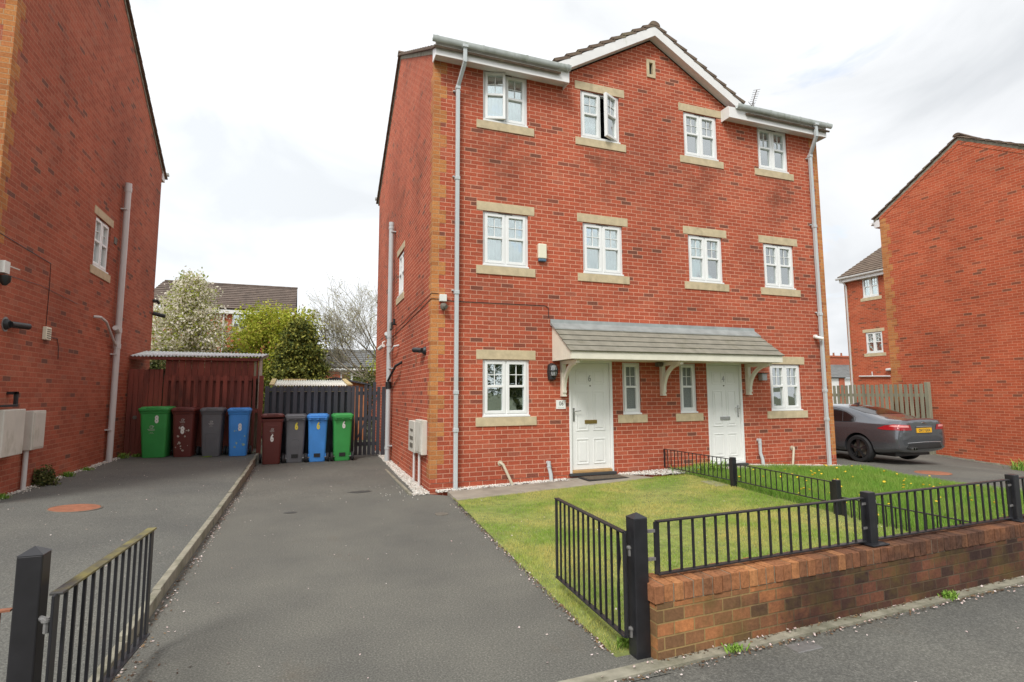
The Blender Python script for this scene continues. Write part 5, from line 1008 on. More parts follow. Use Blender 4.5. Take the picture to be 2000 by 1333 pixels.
# ------------------------------------------------------------------ wheelie bins
def rrect(w_, d, r, n=4, cx=0, cy=0):
    pts = []
    for sx, sy, a0 in ((1, -1, -90), (1, 1, 0), (-1, 1, 90), (-1, -1, 180)):
        for i in range(n+1): a = math.radians(a0+90*i/n); pts.append((cx+sx*(w_/2-r)+r*math.cos(a), cy+sy*(d/2-r)+r*math.sin(a)))
    return pts
def wheelie_bin(col, label, loc, rz, number=None, ncol='white', nz=.80, nx=0., big=False, rear=False, ajar=0., marks=None, stickers=False):
    w_, d, h = (.575, .70, 1.06) if big else (.47, .54, 1.05)
    t = thing('wheelie_bin', label, 'bin', loc, 'wheelie bins in front of the fences', rz); LOC[t] = Vector((0, 0, 0)); m = M['bin_'+col]
    sec = [(.0, .76, .70, .02), (.03, .78, .72, .02), (.55, .86, .83, .0), (.90, .91, .92, -.0), (.905, .95, .95, 0), (.955, 1.0, 1.0, 0), (.96, .99, .99, 0)]
    mb = MB(); mb.loft([[(x, y+dy*2, z*h+.0) for x, y in rrect(w_*a, d*b2, .05)] for z, a, b2, dy in sec])
    if rear:                                                          # recessed foot and axle hood on the wheel side
        mb.box(-w_*.42, w_*.42, d*.30, d*.40, .10, .18)
    else: mb.box(-.10, .10, -d*.455, -d*.43, .83*h-.02, .83*h)
    mb.build('body', m, t, smooth=40, bevel=.006)
    hy = d*.5; lid = MB(); ca, sa = math.cos(math.radians(ajar)), math.sin(math.radians(ajar)); zl_ = .962*h
    fx = lambda x, y, z: (x, hy-(hy-y)*ca - (z)*sa*.0, zl_+z*ca+(hy-y)*sa)
    secs = [(0, 1.04, 1.03), (.02, 1.05, 1.05), (.055, 1.04, 1.04), (.062, .98, .98), (.085, .86, .86), (.092, .70, .72)]
    lid.loft([[fx(x, y-.008, z) for x, y in rrect(w_*a, d*b2, .06)] for z, a, b2 in secs])
    for sx in (-1, 1): lid.loft([[fx(x+sx*w_*.40, y, z) for x, y in rrect(.05, d*.86, .02)] for z in (.055, .088)])
    lid.loft([[fx(x, y, z) for x, y in rrect(w_*.5, .05, .02, 3, 0, -d*.50)] for z in (.03, .075)])
    lid.build('lid', m, t, smooth=40, bevel=.005)
    mb = MB(); mb.tube([(-w_*.42, d*.52, .955*h), (-w_*.42, d*.58, .965*h), (w_*.42, d*.58, .965*h), (w_*.42, d*.52, .955*h)], .014, 8)
    for sx in (-1, 0, 1): mb.box(sx*w_*.36-.025, sx*w_*.36+.025, d*.46, d*.58, .92*h, .975*h)
    mb.build('handle', m, t, smooth=True)
    for sx in (-1, 1):
        mb = MB(); mb.lathe([(.03, -.028), (.09, -.026), (.10, -.018), (.10, .018), (.09, .026), (.03, .028)], 20, (sx*(w_*.5-.0), d*.40, .10), 'x'); wh_ = mb.build('wheel', M['rubber'], t, smooth=True)
        mb = MB(); mb.lathe([(.055, -.03), (.055, .03)], 14, (sx*(w_*.5), d*.40, .10), 'x'); mb.build('hub', M['blackplastic'], wh_)
    mb = MB(); mb.cyl((-w_*.5, d*.40, .10), (w_*.5, d*.40, .10), .011, 8); mb.build('axle', M['galv'], t)
    sgn = -1 if not rear else 1
    face = lambda z: sgn*(d/2)*interp(z/h, [.03, .55, .90], [.72, .83, .92]) + interp(z/h, [.03, .55, .9], [.04, 0, 0])
    put = lambda x, y, z: ((x if not rear else -x), face(z)+sgn*(.004-y), z)
    if number: place(text_mb(number, .215, .0015, .012, .62), lambda x, y, z: put(nx+x, y, nz*h+z)).build('number', M[ncol], t)
    if marks:
        mb = MB(); cx, cz, sc = marks
        for (a, b2, c, e) in ((-.075, .075, -.055, -.043), (-.06, .06, -.08, -.068), (-.03, .03, -.12, -.112), (-.05, .05, -.145, -.14)):
            for k in range(int((b2-a)/.02)): mb.box(0, 0, 0, 0, 0, 0) if False else mb.add([put(cx+sc*(a+.02*k), .0, cz+sc*c), put(cx+sc*(a+.02*k+.014), .0, cz+sc*c), put(cx+sc*(a+.02*k+.014), .0, cz+sc*e), put(cx+sc*(a+.02*k), .0, cz+sc*e)], [(0, 1, 2, 3)])
        n = 20; ring = [(math.cos(2*math.pi*i/n), math.sin(2*math.pi*i/n)) for i in range(n)]
        vs = [put(cx+sc*.036*c*1.1, 0, cz+sc*.036*s2+.0) for c, s2 in ring] + [put(cx+sc*.028*c*1.1, 0, cz+sc*.028*s2) for c, s2 in ring]; mb.add(vs, [(i, (i+1) % n, n+(i+1) % n, n+i) for i in range(n-2)])
        mb.add([put(cx+sc*a, 0, cz+sc*b2) for a, b2 in ((-.02, .0), (.03, -.01), (.05, .03), (.025, .012))], [(0, 1, 2, 3)])
        mb.build('printed_mark', M['printing'], t, recalc=False)
    if col == 'grey':                                                 # arched embossed panel
        mb = MB(); zz = [(.0, -.12), (.0, .0)]; W2 = .11; z0, z1 = .12*h, .44*h; path = [(-W2, z0), (-W2, z1)] + [(-W2*math.cos(a), z1+.07*math.sin(a)) for a in [math.pi*i/8 for i in range(1, 8)]] + [(W2, z1), (W2, z0)]
        mb.tube([put(x, .004, z) for x, z in path], .007, 6); mb.build('embossed_panel', m, t, smooth=True)
    if stickers:
        for k in range(stickers[1]):
            x, z, s2 = RND.uniform(-.15, .15), RND.uniform(.1, .62)*h, RND.uniform(.008, .032); n = 7
            MB().add([put(x+s2*math.cos(6.283*i/n)*RND.uniform(.5, 1.1), 0, z+s2*math.sin(6.283*i/n)*RND.uniform(.5, 1.3)) for i in range(n)], [tuple(range(n))]).build('sticker', stickers[0], t, recalc=False)
    if rear:
        mb = MB(); y0 = face(.16)+.004; mb.box(-.07, .07, y0-.06, y0+.012, .105, .19); mb.build('foot_recess', M['blackplastic'], t)
    return t
old = mat('worn_sticker', (.46, .42, .36), .8, .25, 30); oldb = mat('faded_sticker', (.36, .50, .42), .8, .3, 30)
BN = [('green', 'large green wheelie bin marked 8 nearest the left wall', -4.985, 5.56, -.06, dict(number='8', nz=.78, nx=.06, big=True, marks=(-.03, .67, 1.0))),
      ('brown', 'brown wheelie bin marked 8 with peeling white stickers', -4.44, 5.56, -.08, dict(number='8', nz=.56, nx=0, marks=(.0, .82, .8), stickers=(old, 16))),
      ('grey', 'grey wheelie bin with no number between brown and blue bins', -3.885, 5.56, -.03, dict(marks=(.0, .78, .75))),
      ('blue', 'blue wheelie bin marked 8 with faded stickers near the kerb', -3.34, 5.56, .02, dict(number='8', nz=.62, nx=.03, stickers=(oldb, 9)))]
for c, lab, x, y, rz, kw in BN: wheelie_bin(c, lab, (x, y, z_left(x, y)+.003), rz, **kw)
BN = [('brown', 'brown wheelie bin marked 6 with its lid not quite shut', -2.60, 4.98, .04, dict(number='6', nz=.55, nx=.0, marks=(.0, .78, .7), ajar=4.)),
      ('grey', 'grey wheelie bin marked with a yellow 6', -2.11, 5.16, math.pi, dict(number='6', ncol='yellow', nz=.78, nx=.02, rear=True)),
      ('blue', 'blue wheelie bin marked with a yellow 6', -1.62, 5.14, math.pi-.02, dict(number='6', ncol='yellow', nz=.78, nx=.01, rear=True)),
      ('green', 'green wheelie bin marked with a white 6 beside the picket gate', -1.07, 5.12, math.pi+.02, dict(number='6', nz=.79, nx=.02, rear=True))]
for c, lab, x, y, rz, kw in BN: wheelie_bin(c, lab, (x, y, z_drive(x, y)+.003), rz, **kw)
# ------------------------------------------------------------------ the parked car
from mathutils.bvhtree import BVHTree
CX, CY, CZ = 11.80, .97, z_right(11.8, 1.)
CAR = thing('parked_car', 'dark grey saloon car with black wheels and yellow rear plate parked on the right drive', 'car', (CX, CY, CZ))
#        y     [(x, z) from bottom centre up the right side to the top centre]
ST = [(-1.00, [(0, .40), (.55, .40), (.66, .46), (.70, .60), (.68, .78), (.64, .92), (.56, 1.035), (.3, 1.06), (0, 1.065)]),
      (-.95, [(0, .30), (.66, .32), (.80, .40), (.84, .60), (.80, .80), (.76, .94), (.64, 1.06), (.34, 1.095), (0, 1.10)]),
      (-.70, [(0, .22), (.76, .26), (.88, .38), (.915, .62), (.895, .82), (.86, .96), (.70, 1.065), (.38, 1.10), (0, 1.105)]),
      (-.42, [(0, .20), (.80, .22), (.90, .36), (.93, .64), (.915, .84), (.88, .965), (.70, 1.085), (.40, 1.125), (0, 1.135)]),
      (.0, [(0, .18), (.82, .20), (.91, .36), (.938, .66), (.92, .86), (.885, .965), (.665, 1.205), (.38, 1.25), (0, 1.265)]),
      (.45, [(0, .18), (.82, .20), (.91, .36), (.93, .64), (.915, .85), (.88, .955), (.605, 1.33), (.34, 1.375), (0, 1.385)]),
      (1.0, [(0, .18), (.82, .19), (.905, .34), (.925, .62), (.91, .83), (.875, .945), (.585, 1.385), (.33, 1.415), (0, 1.42)]),
      (1.6, [(0, .18), (.82, .19), (.905, .34), (.92, .60), (.905, .82), (.87, .935), (.58, 1.375), (.33, 1.41), (0, 1.415)]),
      (2.1, [(0, .18), (.82, .19), (.905, .34), (.92, .60), (.905, .81), (.865, .93), (.61, 1.27), (.36, 1.31), (0, 1.33)]),
      (2.7, [(0, .18), (.82, .20), (.91, .36), (.925, .62), (.90, .80), (.85, .93), (.72, .985), (.40, 1.02), (0, 1.04)]),
      (3.2, [(0, .20), (.80, .22), (.90, .36), (.91, .60), (.87, .76), (.79, .86), (.66, .90), (.38, .94), (0, .95)]),
      (3.62, [(0, .24), (.66, .25), (.76, .36), (.76, .56), (.70, .68), (.64, .74), (.50, .78), (.3, .81), (0, .82)])]
rings = []
for y, half in ST:
    r_ = [(CX+x, CY+y, CZ+z) for x, z in half] + [(CX-x, CY+y, CZ+z) for x, z in half[-2:0:-1]]; rings.append(r_)
mb = MB().loft(rings); bo = mb.build('body', M['paint'], CAR)
ca_ = bo.data.attributes.new('crease_edge', 'FLOAT', 'EDGE'); NR = len(rings[0])
for e_ in bo.data.edges:
    a_, b_ = e_.vertices; ia, ib = a_ % NR, b_ % NR
    if ia == ib: ca_.data[e_.index].value = {4: .55, 5: .75, 12: .55, 11: .75, 2: .6, 14: .6, 6: .35, 10: .35}.get(ia, 0)
    elif a_//NR == b_//NR and a_//NR in (0, 1): ca_.data[e_.index].value = .45
def bake(o, mods):
    for f_ in mods: f_(o)
    dg = bpy.context.evaluated_depsgraph_get(); dg.update(); me = bpy.data.meshes.new_from_object(o.evaluated_get(dg)); o.modifiers.clear(); old_ = o.data; o.data = me; bpy.data.meshes.remove(old_)
bake(bo, [lambda o: setattr(o.modifiers.new('s', 'SUBSURF'), 'levels', 3)])
BV = BVHTree.FromPolygons([v.co + LOC[CAR] for v in bo.data.vertices], [tuple(p.vertices) for p in bo.data.polygons])
WR, WB = .338, 2.835
cut = MB()
for yw in (0, WB):
    for sx in (-1, 1): cut.cyl((CX+sx*.60, CY+yw, CZ+WR+.01), (CX+sx*1.2, CY+yw, CZ+WR+.01), .385, 40)
cu_ = cut.build('cutter', None)
def addbool(o): b_ = o.modifiers.new('b', 'BOOLEAN'); b_.operation = 'DIFFERENCE'; b_.object = cu_; b_.solver = 'EXACT'
bake(bo, [addbool]); bpy.data.objects.remove(cu_)
for p in bo.data.polygons: p.use_smooth = True
try: bo.data.set_sharp_from_angle(angle=math.radians(35))
except Exception: pass
def proj(pts, origin_fn, d, off):
    out = []
    for p in pts:
        o = Vector(origin_fn(*p)); hit = BV.ray_cast(o, Vector(d).normalized(), 6)
        out.append(hit[0] + hit[1]*(off if hit[1].dot(Vector(d)) < 0 else -off) if hit[0] is not None else None)
    return out
def dense(poly, step=.03):
    out = []
    for (a, b2), (c, e) in zip(poly, poly[1:]+poly[:1]):
        n = max(1, int(math.hypot(c-a, e-b2)/step)); out += [(a+(c-a)*i/n, b2+(e-b2)*i/n) for i in range(n)]
    return out
def decal(name, poly, ofn, d, off, m, parent=CAR, rings_=8):
    P_ = dense(poly); cx = sum(p[0] for p in P_)/len(P_); cy = sum(p[1] for p in P_)/len(P_); vs = []; n = len(P_)
    for k in range(rings_): s_ = 1-k/rings_; vs += proj([(cx+(x-cx)*s_, cy+(y-cy)*s_) for x, y in P_], ofn, d, off)
    vs += proj([(cx, cy)], ofn, d, off)
    if any(v is None for v in vs): vs = [v if v is not None else Vector((CX, CY, CZ+.6)) for v in vs]
    fs = [(k*n+i, k*n+(i+1) % n, (k+1)*n+(i+1) % n, (k+1)*n+i) for k in range(rings_-1) for i in range(n)] + [((rings_-1)*n+i, (rings_-1)*n+(i+1) % n, rings_*n) for i in range(n)]
    return MB().add(vs, fs).build(name, m, parent, smooth='all')
def seam(name, pts, ofn, d, r, m, parent=CAR):
    out = []
    for (a, b2), (c, e) in zip(pts, pts[1:]): n = max(1, int(math.hypot(c-a, e-b2)/.04)); out += [(a+(c-a)*i/n, b2+(e-b2)*i/n) for i in range(n)]
    q = [p for p in proj(out+[pts[-1]], ofn, d, 0.) if p is not None]
    return MB().tube(q, r, 5).build(name, m, parent)
for sx in (-1, 1):
    of = lambda y, z, sx=sx: (CX+sx*2.5, CY+y, CZ+z); dd = (-sx, 0, 0); off = .005
    decal('side_window', [(.98, .985), (.98, 1.31), (.72, 1.285), (.45, 1.215), (.18, 1.09), (.13, 1.02), (.2, .995)], of, dd, off, M['carglass'])
    decal('side_window', [(1.04, .98), (1.86, .965), (1.86, 1.29), (1.45, 1.325), (1.04, 1.315)], of, dd, off, M['carglass'])
    decal('side_window', [(1.92, .965), (2.45, .96), (2.2, 1.10), (1.92, 1.28)], of, dd, off, M['carglass'])
    seam('window_trim', [(2.4, .95), (1.0, .972), (.2, .985), (.10, 1.01), (.15, 1.10), (.45, 1.235), (.75, 1.31), (1.0, 1.34)], of, dd, .007, M['blackplastic'])
    seam('door_seam', [(.99, 1.34), (.99, .95), (.97, .72), (.80, .55), (.62, .40), (.50, .30)], of, dd, .004, M['blackplastic'])
    seam('door_seam', [(1.89, .95), (1.90, .3)], of, dd, .004, M['blackplastic'])
    mb = MB(); q = proj([(.78, .845), (1.0, .85)], of, dd, .02); mb.bar(q[0], q[1], .016, .03); mb.build('door_handle', M['chrome'], CAR, bevel=.006)
    seam('pillar', [(.44, .99), (.56, 1.24)], of, dd, .008, M['blackplastic'])
    mb = MB(); mb.box(CX+sx*.93, CX+sx*1.08, CY+2.15, CY+2.25, CZ+.93, CZ+1.05); mb.build('wing_mirror', M['paint'], CAR, bevel=.03)
ofb = lambda x, z: (CX+x, CY-3, CZ+z)
oft = lambda x, y: (CX+x, CY+y, CZ+3)
decal('rear_window', [(-.60, .02), (-.5, -.22), (0, -.26), (.5, -.22), (.60, .02), (.53, .50), (.3, .60), (0, .62), (-.3, .60), (-.53, .50)], oft, (0, 0, -1), .005, M['carglass'])
decal('windscreen', [(-.66, 2.62), (-.54, 1.98), (0, 1.92), (.54, 1.98), (.66, 2.62), (0, 2.72)], oft, (0, 0, -1), .005, M['carglass'])
for sx in (-1, 1):                                                     # tail lamps wrap round the corner
    d_ = Vector((-sx*.75, .66, 0)); ofc = lambda u, z, sx=sx, d_=d_: tuple(Vector((CX+sx*.80, CY-.86, CZ+z)) + Vector((sx*.66, .75, 0))*u - d_*1.5)
    tl = decal('tail_lamp', [(-.36, .83), (-.33, .955), (.0, .965), (.18, .935), (.33, .865), (.22, .835)], ofc, d_, .008, M['lamp_red'])
    decal('lamp_reflector', [(-.30, .895), (-.29, .94), (.02, .945), (.10, .925), (.0, .905)], ofc, d_, .011, mat('lamp_bright', (.75, .30, .28), .1, .1, 9), tl, 4)
mb = MB(); mb.box(-.30, .30, -.02, .06, .73, .90); place(mb, lambda x, y, z: (CX+x, CY-.985+y, CZ+z)); rc_ = mb.build('plate_recess', M['paint'], CAR, bevel=.015)
mb = MB(); mb.box(CX-.26, CX+.26, CY-1.022, CY-1.006, CZ+.765, CZ+.876); pl = mb.build('number_plate', M['plate_y'], CAR, bevel=.004)
place(text_mb('OV17 GXA', .092, .001, .0015, .9), lambda x, y, z: (CX+x, CY-1.0235+y, CZ+.818+z)).build('plate_text', M['ink'], pl)
mb = MB(); mb.bar((CX-.27, CY-1.015, CZ+.905), (CX+.27, CY-1.015, CZ+.905), .02, .022); mb.build('boot_trim', M['chrome'], CAR, bevel=.004)
place(text_mb('XE', .06, .002, .001, 1.0), lambda x, y, z: (CX-.45+x, CY-.985+y, CZ+.80+z)).build('badge', M['chrome'], CAR)
mb = MB(); mb.tube([(CX-.09, CY-1.005, CZ+.985), (CX-.04, CY-1.01, CZ+1.0), (CX+.02, CY-1.01, CZ+.99), (CX+.10, CY-1.005, CZ+.975)], [.004, .012, .014, .004], 6); mb.build('boot_emblem', M['chrome'], CAR, smooth=True)
decal('diffuser', [(-.62, .40), (-.52, .52), (.52, .52), (.62, .40), (.5, .385), (-.5, .385)], ofb, (0, 1, 0), .008, M['blackplastic'])
seam('bumper_trim', [(-.58, .535), (0, .545), (.58, .535)], ofb, (0, 1, 0), .008, M['chrome'])
mb = MB()
for x in (-.44, -.36): mb.lathe([(.036, -.05), (.036, .05), (.028, .05), (.028, -.05)], 16, (CX+x, CY-1.0, CZ+.40), 'y')
mb.build('exhaust_pipes', M['chrome'], CAR, smooth=True)
mb = MB(); mb.loft([[(CX-.012, CY+.62, CZ+1.39), (CX+.012, CY+.62, CZ+1.39), (CX+.008, CY+.80, CZ+1.41), (CX-.008, CY+.80, CZ+1.41)], [(CX-.004, CY+.60, CZ+1.46), (CX+.004, CY+.60, CZ+1.46), (CX+.003, CY+.68, CZ+1.45), (CX-.003, CY+.68, CZ+1.45)]]); mb.build('roof_aerial', M['paint'], CAR)
for yw in (0, WB):
    for sx in (-1, 1):
        c = (CX+sx*.815, CY+yw, CZ+WR); mb = MB(); mb.lathe([(.235, -.11), (.30, -.115), (.33, -.09), (WR, -.06), (WR, .06), (.33, .09), (.30, .115), (.235, .11), (.235, -.11)], 40, c, 'x', cap=False); wl_ = mb.build('wheel', M['tyre'], CAR, smooth=True)
        mb = MB(); xo = c[0]+sx*.095; mb.lathe([(.225, -.10), (.245, .10), (.238, .108), (.218, -.10)], 40, c, 'x', cap=False)
        for k in range(5):
            for dk in (-.13, .13):
                a = 2*math.pi*k/5+.3; p0 = (xo, c[1]+.05*math.cos(a), c[2]+.05*math.sin(a)); p1 = (xo-sx*.01, c[1]+.238*math.cos(a+dk), c[2]+.238*math.sin(a+dk)); mb.bar(p0, p1, .03, .024, (1, 0, 0))
        mb.lathe([(.02, -.03), (.055, -.02), (.06, .0), (.05, .012)], 18, (xo, c[1], c[2]), 'x'); mb.build('rim', M['rim'], wl_, smooth=True)
        mb = MB(); mb.lathe([(.02, -.016*sx), (.026, .016*sx), (.01, .019*sx)], 14, (xo, c[1], c[2]), 'x'); mb.build('wheel_cap', M['redcap'], wl_)
        mb = MB(); mb.lathe([(.19, -.03), (.19, .03)], 24, (c[0], c[1], c[2]), 'x'); mb.build('brake_disc', M['iron'], wl_)
mb = MB(); mb.box(CX-.60, CX+.60, CY-.7, CY+3.4, CZ+.20, CZ+.30); mb.box(CX-.6, CX+.6, CY-.36, CY+.36, CZ+.3, CZ+.75); mb.box(CX-.6, CX+.6, CY+WB-.36, CY+WB+.36, CZ+.3, CZ+.75); mb.build('underbody', M['blackplastic'], CAR)
# ------------------------------------------------------------------ trees and plants
def leafcloud(centres, per, spread, size, r, flat=.0, aspect=.55):
    c = np.repeat(np.array(centres), per, 0); n = len(c); p = c + r.normal(0, 1, (n, 3))*np.array(spread)
    a = r.normal(0, 1, (n, 3)); a[:, 2] *= (1-flat); a /= np.linalg.norm(a, axis=1)[:, None]; b2 = np.cross(a, r.normal(0, 1, (n, 3))); b2 /= np.linalg.norm(b2, axis=1)[:, None]
    s_ = (size*r.uniform(.55, 1.35, n))[:, None]; a = a*s_; b2 = b2*s_*aspect
    return np.stack([p-a, p+b2, p+a, p-b2], 1)
def tree(name, label, base, z0, H, env, nb, leaf, bark, size, per, seed, rise=.5, trunk=.12, group=None, spread=.22, cat='tree', inner=.35, lean=(0, 0), gap=0.):
    r = np.random.default_rng(seed); R_ = random.Random(seed); t = thing(name, label, cat, base, group); bx, by, bz = base
    mb = MB(); top = bz+H*.93; tp = [(bx+lean[0]*k/6+R_.uniform(-.04, .04), by+lean[1]*k/6+R_.uniform(-.04, .04), bz+(H*.93)*k/6) for k in range(7)]
    mb.tube(tp, [trunk*(1-.85*k/6) for k in range(7)], 8); cs = []
    for i in range(nb):
        u = (i+R_.random())/nb; z = bz+z0+(H-z0)*u*.97; ang = i*2.399+R_.uniform(-.4, .4); L = env(u)*R_.uniform(.72, 1.06); k = clamp((z-bz)/(H*.93)); ox, oy = bx+lean[0]*k, by+lean[1]*k
        zs = max(bz+z0*.75, z-L*rise); n = 5; pts = []
        for j in range(n+1):
            q = j/n; pts.append((ox+math.cos(ang)*L*q+R_.uniform(-.05, .05)*q, oy+math.sin(ang)*L*q+R_.uniform(-.05, .05)*q, lerp(zs, z, q**.8)+R_.uniform(-.04, .04)))
        mb.tube(pts, [max(.007, trunk*.34*(1-q/n)**1.2*(1-.6*u)) for q in range(n+1)], 5)
        if R_.random() < gap: continue
        for j in range(n*2+1):
            q = j/(n*2)
            if q < inner: continue
            a0 = pts[min(n, int(q*n))]; a1 = pts[min(n, int(q*n)+1)]; f_ = q*n-int(q*n); cs.append(tuple(lerp(a0[m], a1[m], f_)+R_.gauss(0, spread*.5) for m in range(3)))
    mb.build('trunk', bark, t, smooth='all'); fast_mesh('crown', leafcloud(cs, per, (spread, spread, spread*.8), size, r), 4, leaf, t); return t
tree('blossom_tree', 'tree in white blossom rising behind the lean-to', (-6.15, 15, -.2), 2.7, 6.35, lambda u: 1.5*(1-u)**.62*(.75+.5*min(1, u*3)) + .12, 95, M['blossom'], M['bark'], .055, 34, 11, .62, .13, spread=.17, inner=.2, gap=.12)
tree('spring_tree', 'yellow green leafing tree between the blossom and the dark conifer', (-3.55, 16.6, -.2), 1.8, 5.45, lambda u: 1.75*math.sin(math.pi*clamp(.18+u*.72))**.7, 80, M['lime'], M['bark'], .065, 30, 12, .45, .12, spread=.22, inner=.25, gap=.08)
tree('spring_tree', 'yellow green tree leaning over the top of the conifer', (-2.35, 15.6, -.2), 2.6, 5.15, lambda u: 1.05*math.sin(math.pi*clamp(.2+u*.7))**.7, 40, M['lime'], M['bark'], .06, 26, 13, .5, .09, spread=.2, inner=.25)
tree('conifer', 'dark bushy conifer behind the white corrugated shed roof', (-2.22, 13.6, -.2), .5, 4.5, lambda u: 1.78*(1-u)**.70*(.80+.20*math.cos(u*34)) + .10, 200, M['conifer'], M['bark'], .06, 34, 14, -.10, .12, spread=.13, inner=.3)
tree('shrub', 'dark green shrub at the foot of the blossom tree', (-4.6, 13, -.2), .3, 3.2, lambda u: 1.0*(1-u)**.4, 40, M['shrub'], M['bark'], .06, 26, 15, .3, .05, cat='shrub', spread=.2)
tree('shrub', 'mixed green shrub low on the left behind the lean-to roof', (-6.9, 13.4, -.2), .3, 3.15, lambda u: .9*(1-u)**.4, 36, M['shrub'], M['bark'], .06, 24, 16, .3, .05, cat='shrub', spread=.2)
tree('shrub', 'sparse grey green shrub under the bare tree by the house corner', (.55, 15.0, -.2), .3, 2.75, lambda u: .95*(1-u)**.35, 36, M['shrub'], M['bark'], .045, 16, 17, .3, .04, cat='shrub', spread=.2)
tree('spring_tree', 'small yellow green tree glimpsed behind the house corner', (2.4, 21, -.2), 1.5, 4.4, lambda u: 1.25*math.sin(math.pi*clamp(.2+u*.7))**.7, 34, M['lime'], M['bark'], .07, 24, 18, .45, .08, spread=.22)
def bare_tree(label, base, seed):
    R_ = random.Random(seed); t = thing('bare_tree', label, 'tree', base); trunk = MB(); tw = MB(); tips = []
    def grow(p, d, L, r, depth, mb):
        pts = [p]; q = p; dd = d.copy()
        for k in range(4): dd = (dd + Vector((R_.gauss(0, .09), R_.gauss(0, .09), R_.gauss(.035, .06)))).normalized(); q = q + dd*L/4; pts.append(q)
        mb.tube(pts, [max(.0058, r*(1-.42*k/4)) for k in range(5)], 6 if depth < 2 else 3, cap=False)
        if depth >= 6: tips.append(tuple(q)); tips.append(tuple(pts[2])); return
        nchild = 3 if depth < 6 else 2
        for c in range(nchild):
            s_ = pts[4] if c == 0 else pts[R_.choice((2, 3))]; ax = dd.orthogonal().normalized(); ax.rotate(Matrix.Rotation(R_.uniform(0, 6.28), 3, dd)); ang = R_.uniform(.12, .3) if c == 0 else R_.uniform(.4, .85)
            nd = (dd*math.cos(ang)+ax*math.sin(ang)); nd.y *= .75; grow(Vector(s_), nd.normalized(), L*R_.uniform(.64, .80), r*(.62 if c == 0 else .45), depth+1, tw)
    b = Vector(base); trunk.tube([b, b+Vector((-.15, 0, 1.1)), b+Vector((-.45, 0, 2.1))], [.17, .15, .12], 8)
    for p0, d, L, r in ((b+Vector((-.4, 0, 2.0)), (-.86, 0, .5), 1.8, .075), (b+Vector((-.3, 0, 1.7)), (-.66, .1, .75), 1.85, .07), (b+Vector((-.2, 0, 2.0)), (-.3, -.1, .95), 1.85, .06), (b+Vector((-.1, 0, 1.9)), (.2, .1, .97), 1.8, .06), (b+Vector((-.4, 0, 2.05)), (-.95, -.1, .22), 1.35, .05),
                        (b+Vector((-.35, 0, 2.1)), (-.75, .25, .6), 1.7, .05), (b+Vector((-.3, 0, 2.1)), (-.5, -.2, .85), 1.75, .05), (b+Vector((-.45, 0, 2.1)), (-.9, .2, .38), 1.5, .05)):
        grow(p0, Vector(d).normalized(), L, r, 1, trunk)
    trunk.build('trunk', M['bark_grey'], t, smooth='all'); tw.build('twigs', M['bark_grey'], t, smooth='all')
    fast_mesh('buds', leafcloud(tips, 3, (.07, .07, .07), .022, np.random.default_rng(seed)), 4, M['bud'], t)
bare_tree('bare branched grey tree leaning out from behind the house corner', (1.75, 16, -.2), 5)
# far planting and hedges that close the view between the houses
tree('conifer', 'dark evergreen far behind the picket fence', (33, 30, -.5), .3, 3.4, lambda u: 1.6*(1-u)**.5, 30, M['conifer'], M['bark'], .12, 20, 30, .2, .12, spread=.3)
# weeds, tufts, dandelions
def tuft(name, label, cat, x, y, z, n, h, w_, m, seed, spread=.12, group=None):
    r = np.random.default_rng(seed); th = r.uniform(0, 6.28, n); p = np.stack([x+r.normal(0, spread, n), y+r.normal(0, spread*.6, n), np.full(n, z)], 1); hh = h*r.uniform(.4, 1.1, n); out = np.stack([np.cos(th), np.sin(th), np.zeros(n)], 1)
    d = np.stack([-np.sin(th), np.cos(th), np.zeros(n)], 1)*w_; mid = p+out*(hh*.25)[:, None]+np.array([0, 0, 1])*(hh*.6)[:, None]; tip = p+out*(hh*.7)[:, None]+np.array([0, 0, 1])*hh[:, None]
    V = np.concatenate([np.stack([p-d*.6, p+d*.6, mid+d, mid-d], 1), np.stack([mid-d, mid+d, tip+d*.15, tip-d*.15], 1)])
    o = fast_mesh(name, V, 4, m); off = Vector((x, y, z)); o.data.transform(Matrix.Translation(-off)); o.location = off; return tag(o, label, cat, group)
def weedbush(label, x, y, z, h, seed): return tree('weed', label, (x, y, z), .02, h, lambda u: h*.75*(1-u*.6), 22, M['shrub'], M['bark'], .02, 12, seed, .5, .012, cat='weed', spread=.035, inner=.4)
weedbush('scraggy green weed by the supply pipe on the left', -5.60, 1.55, .25, .22, 40)
for i, (x, y, h, lab) in enumerate(((-5.6, 2.5, .09, 'small weed tuft at the left wall between the pipes'), (-5.58, 3.3, .07, 'tiny weed tuft halfway along the left wall'), (-5.55, 5.35, .12, 'weed tuft with yellow heads in front of the brown gate'), (-5.62, .35, .08, 'weed tuft at the wall foot near the left edge'), (-5.35, 5.6, .08, 'low weed at the concrete base of the brown gate'), (-3.95, 5.32, .03, 'grass wisp under the grey bin of number 8'))):
    tuft('weed', lab, 'weed', x, y, z_left(x, y), 90, h, .006, M['grass_long'], 50+i, .045)
for i, (x, y, z, h, lab) in enumerate(((2.78, ywall(2.78)-.06, .01, .045, 'weed growing from the wall foot on the pavement side'), (.62, ywall(.62)-.07, .01, .03, 'small weed by the wall foot near the gate post'), (.05, -5.92, .0, .08, 'weed at the base of the gate post'), (14.9, -.35, z_right(14.9, -.35), .26, 'grass clump against the right gable wall'))):
    tuft('weed', lab, 'weed', x, y, z, 110, h, .006 if i < 3 else .012, M['grass_long'], 70+i, .035 if i < 3 else .16)
tuft('weed', 'dark green plant behind the dividing railing near door 4', 'weed', 5.0, -.75, z_lawn(5, -.75), 220, .24, .008, M['grass_long'], 81, .17)
ico = MB()
prof = [(0, .0), (.010, .002), (.019, .006), (.021, .010), (.012, .014), (.0, .015)]
dpos = []
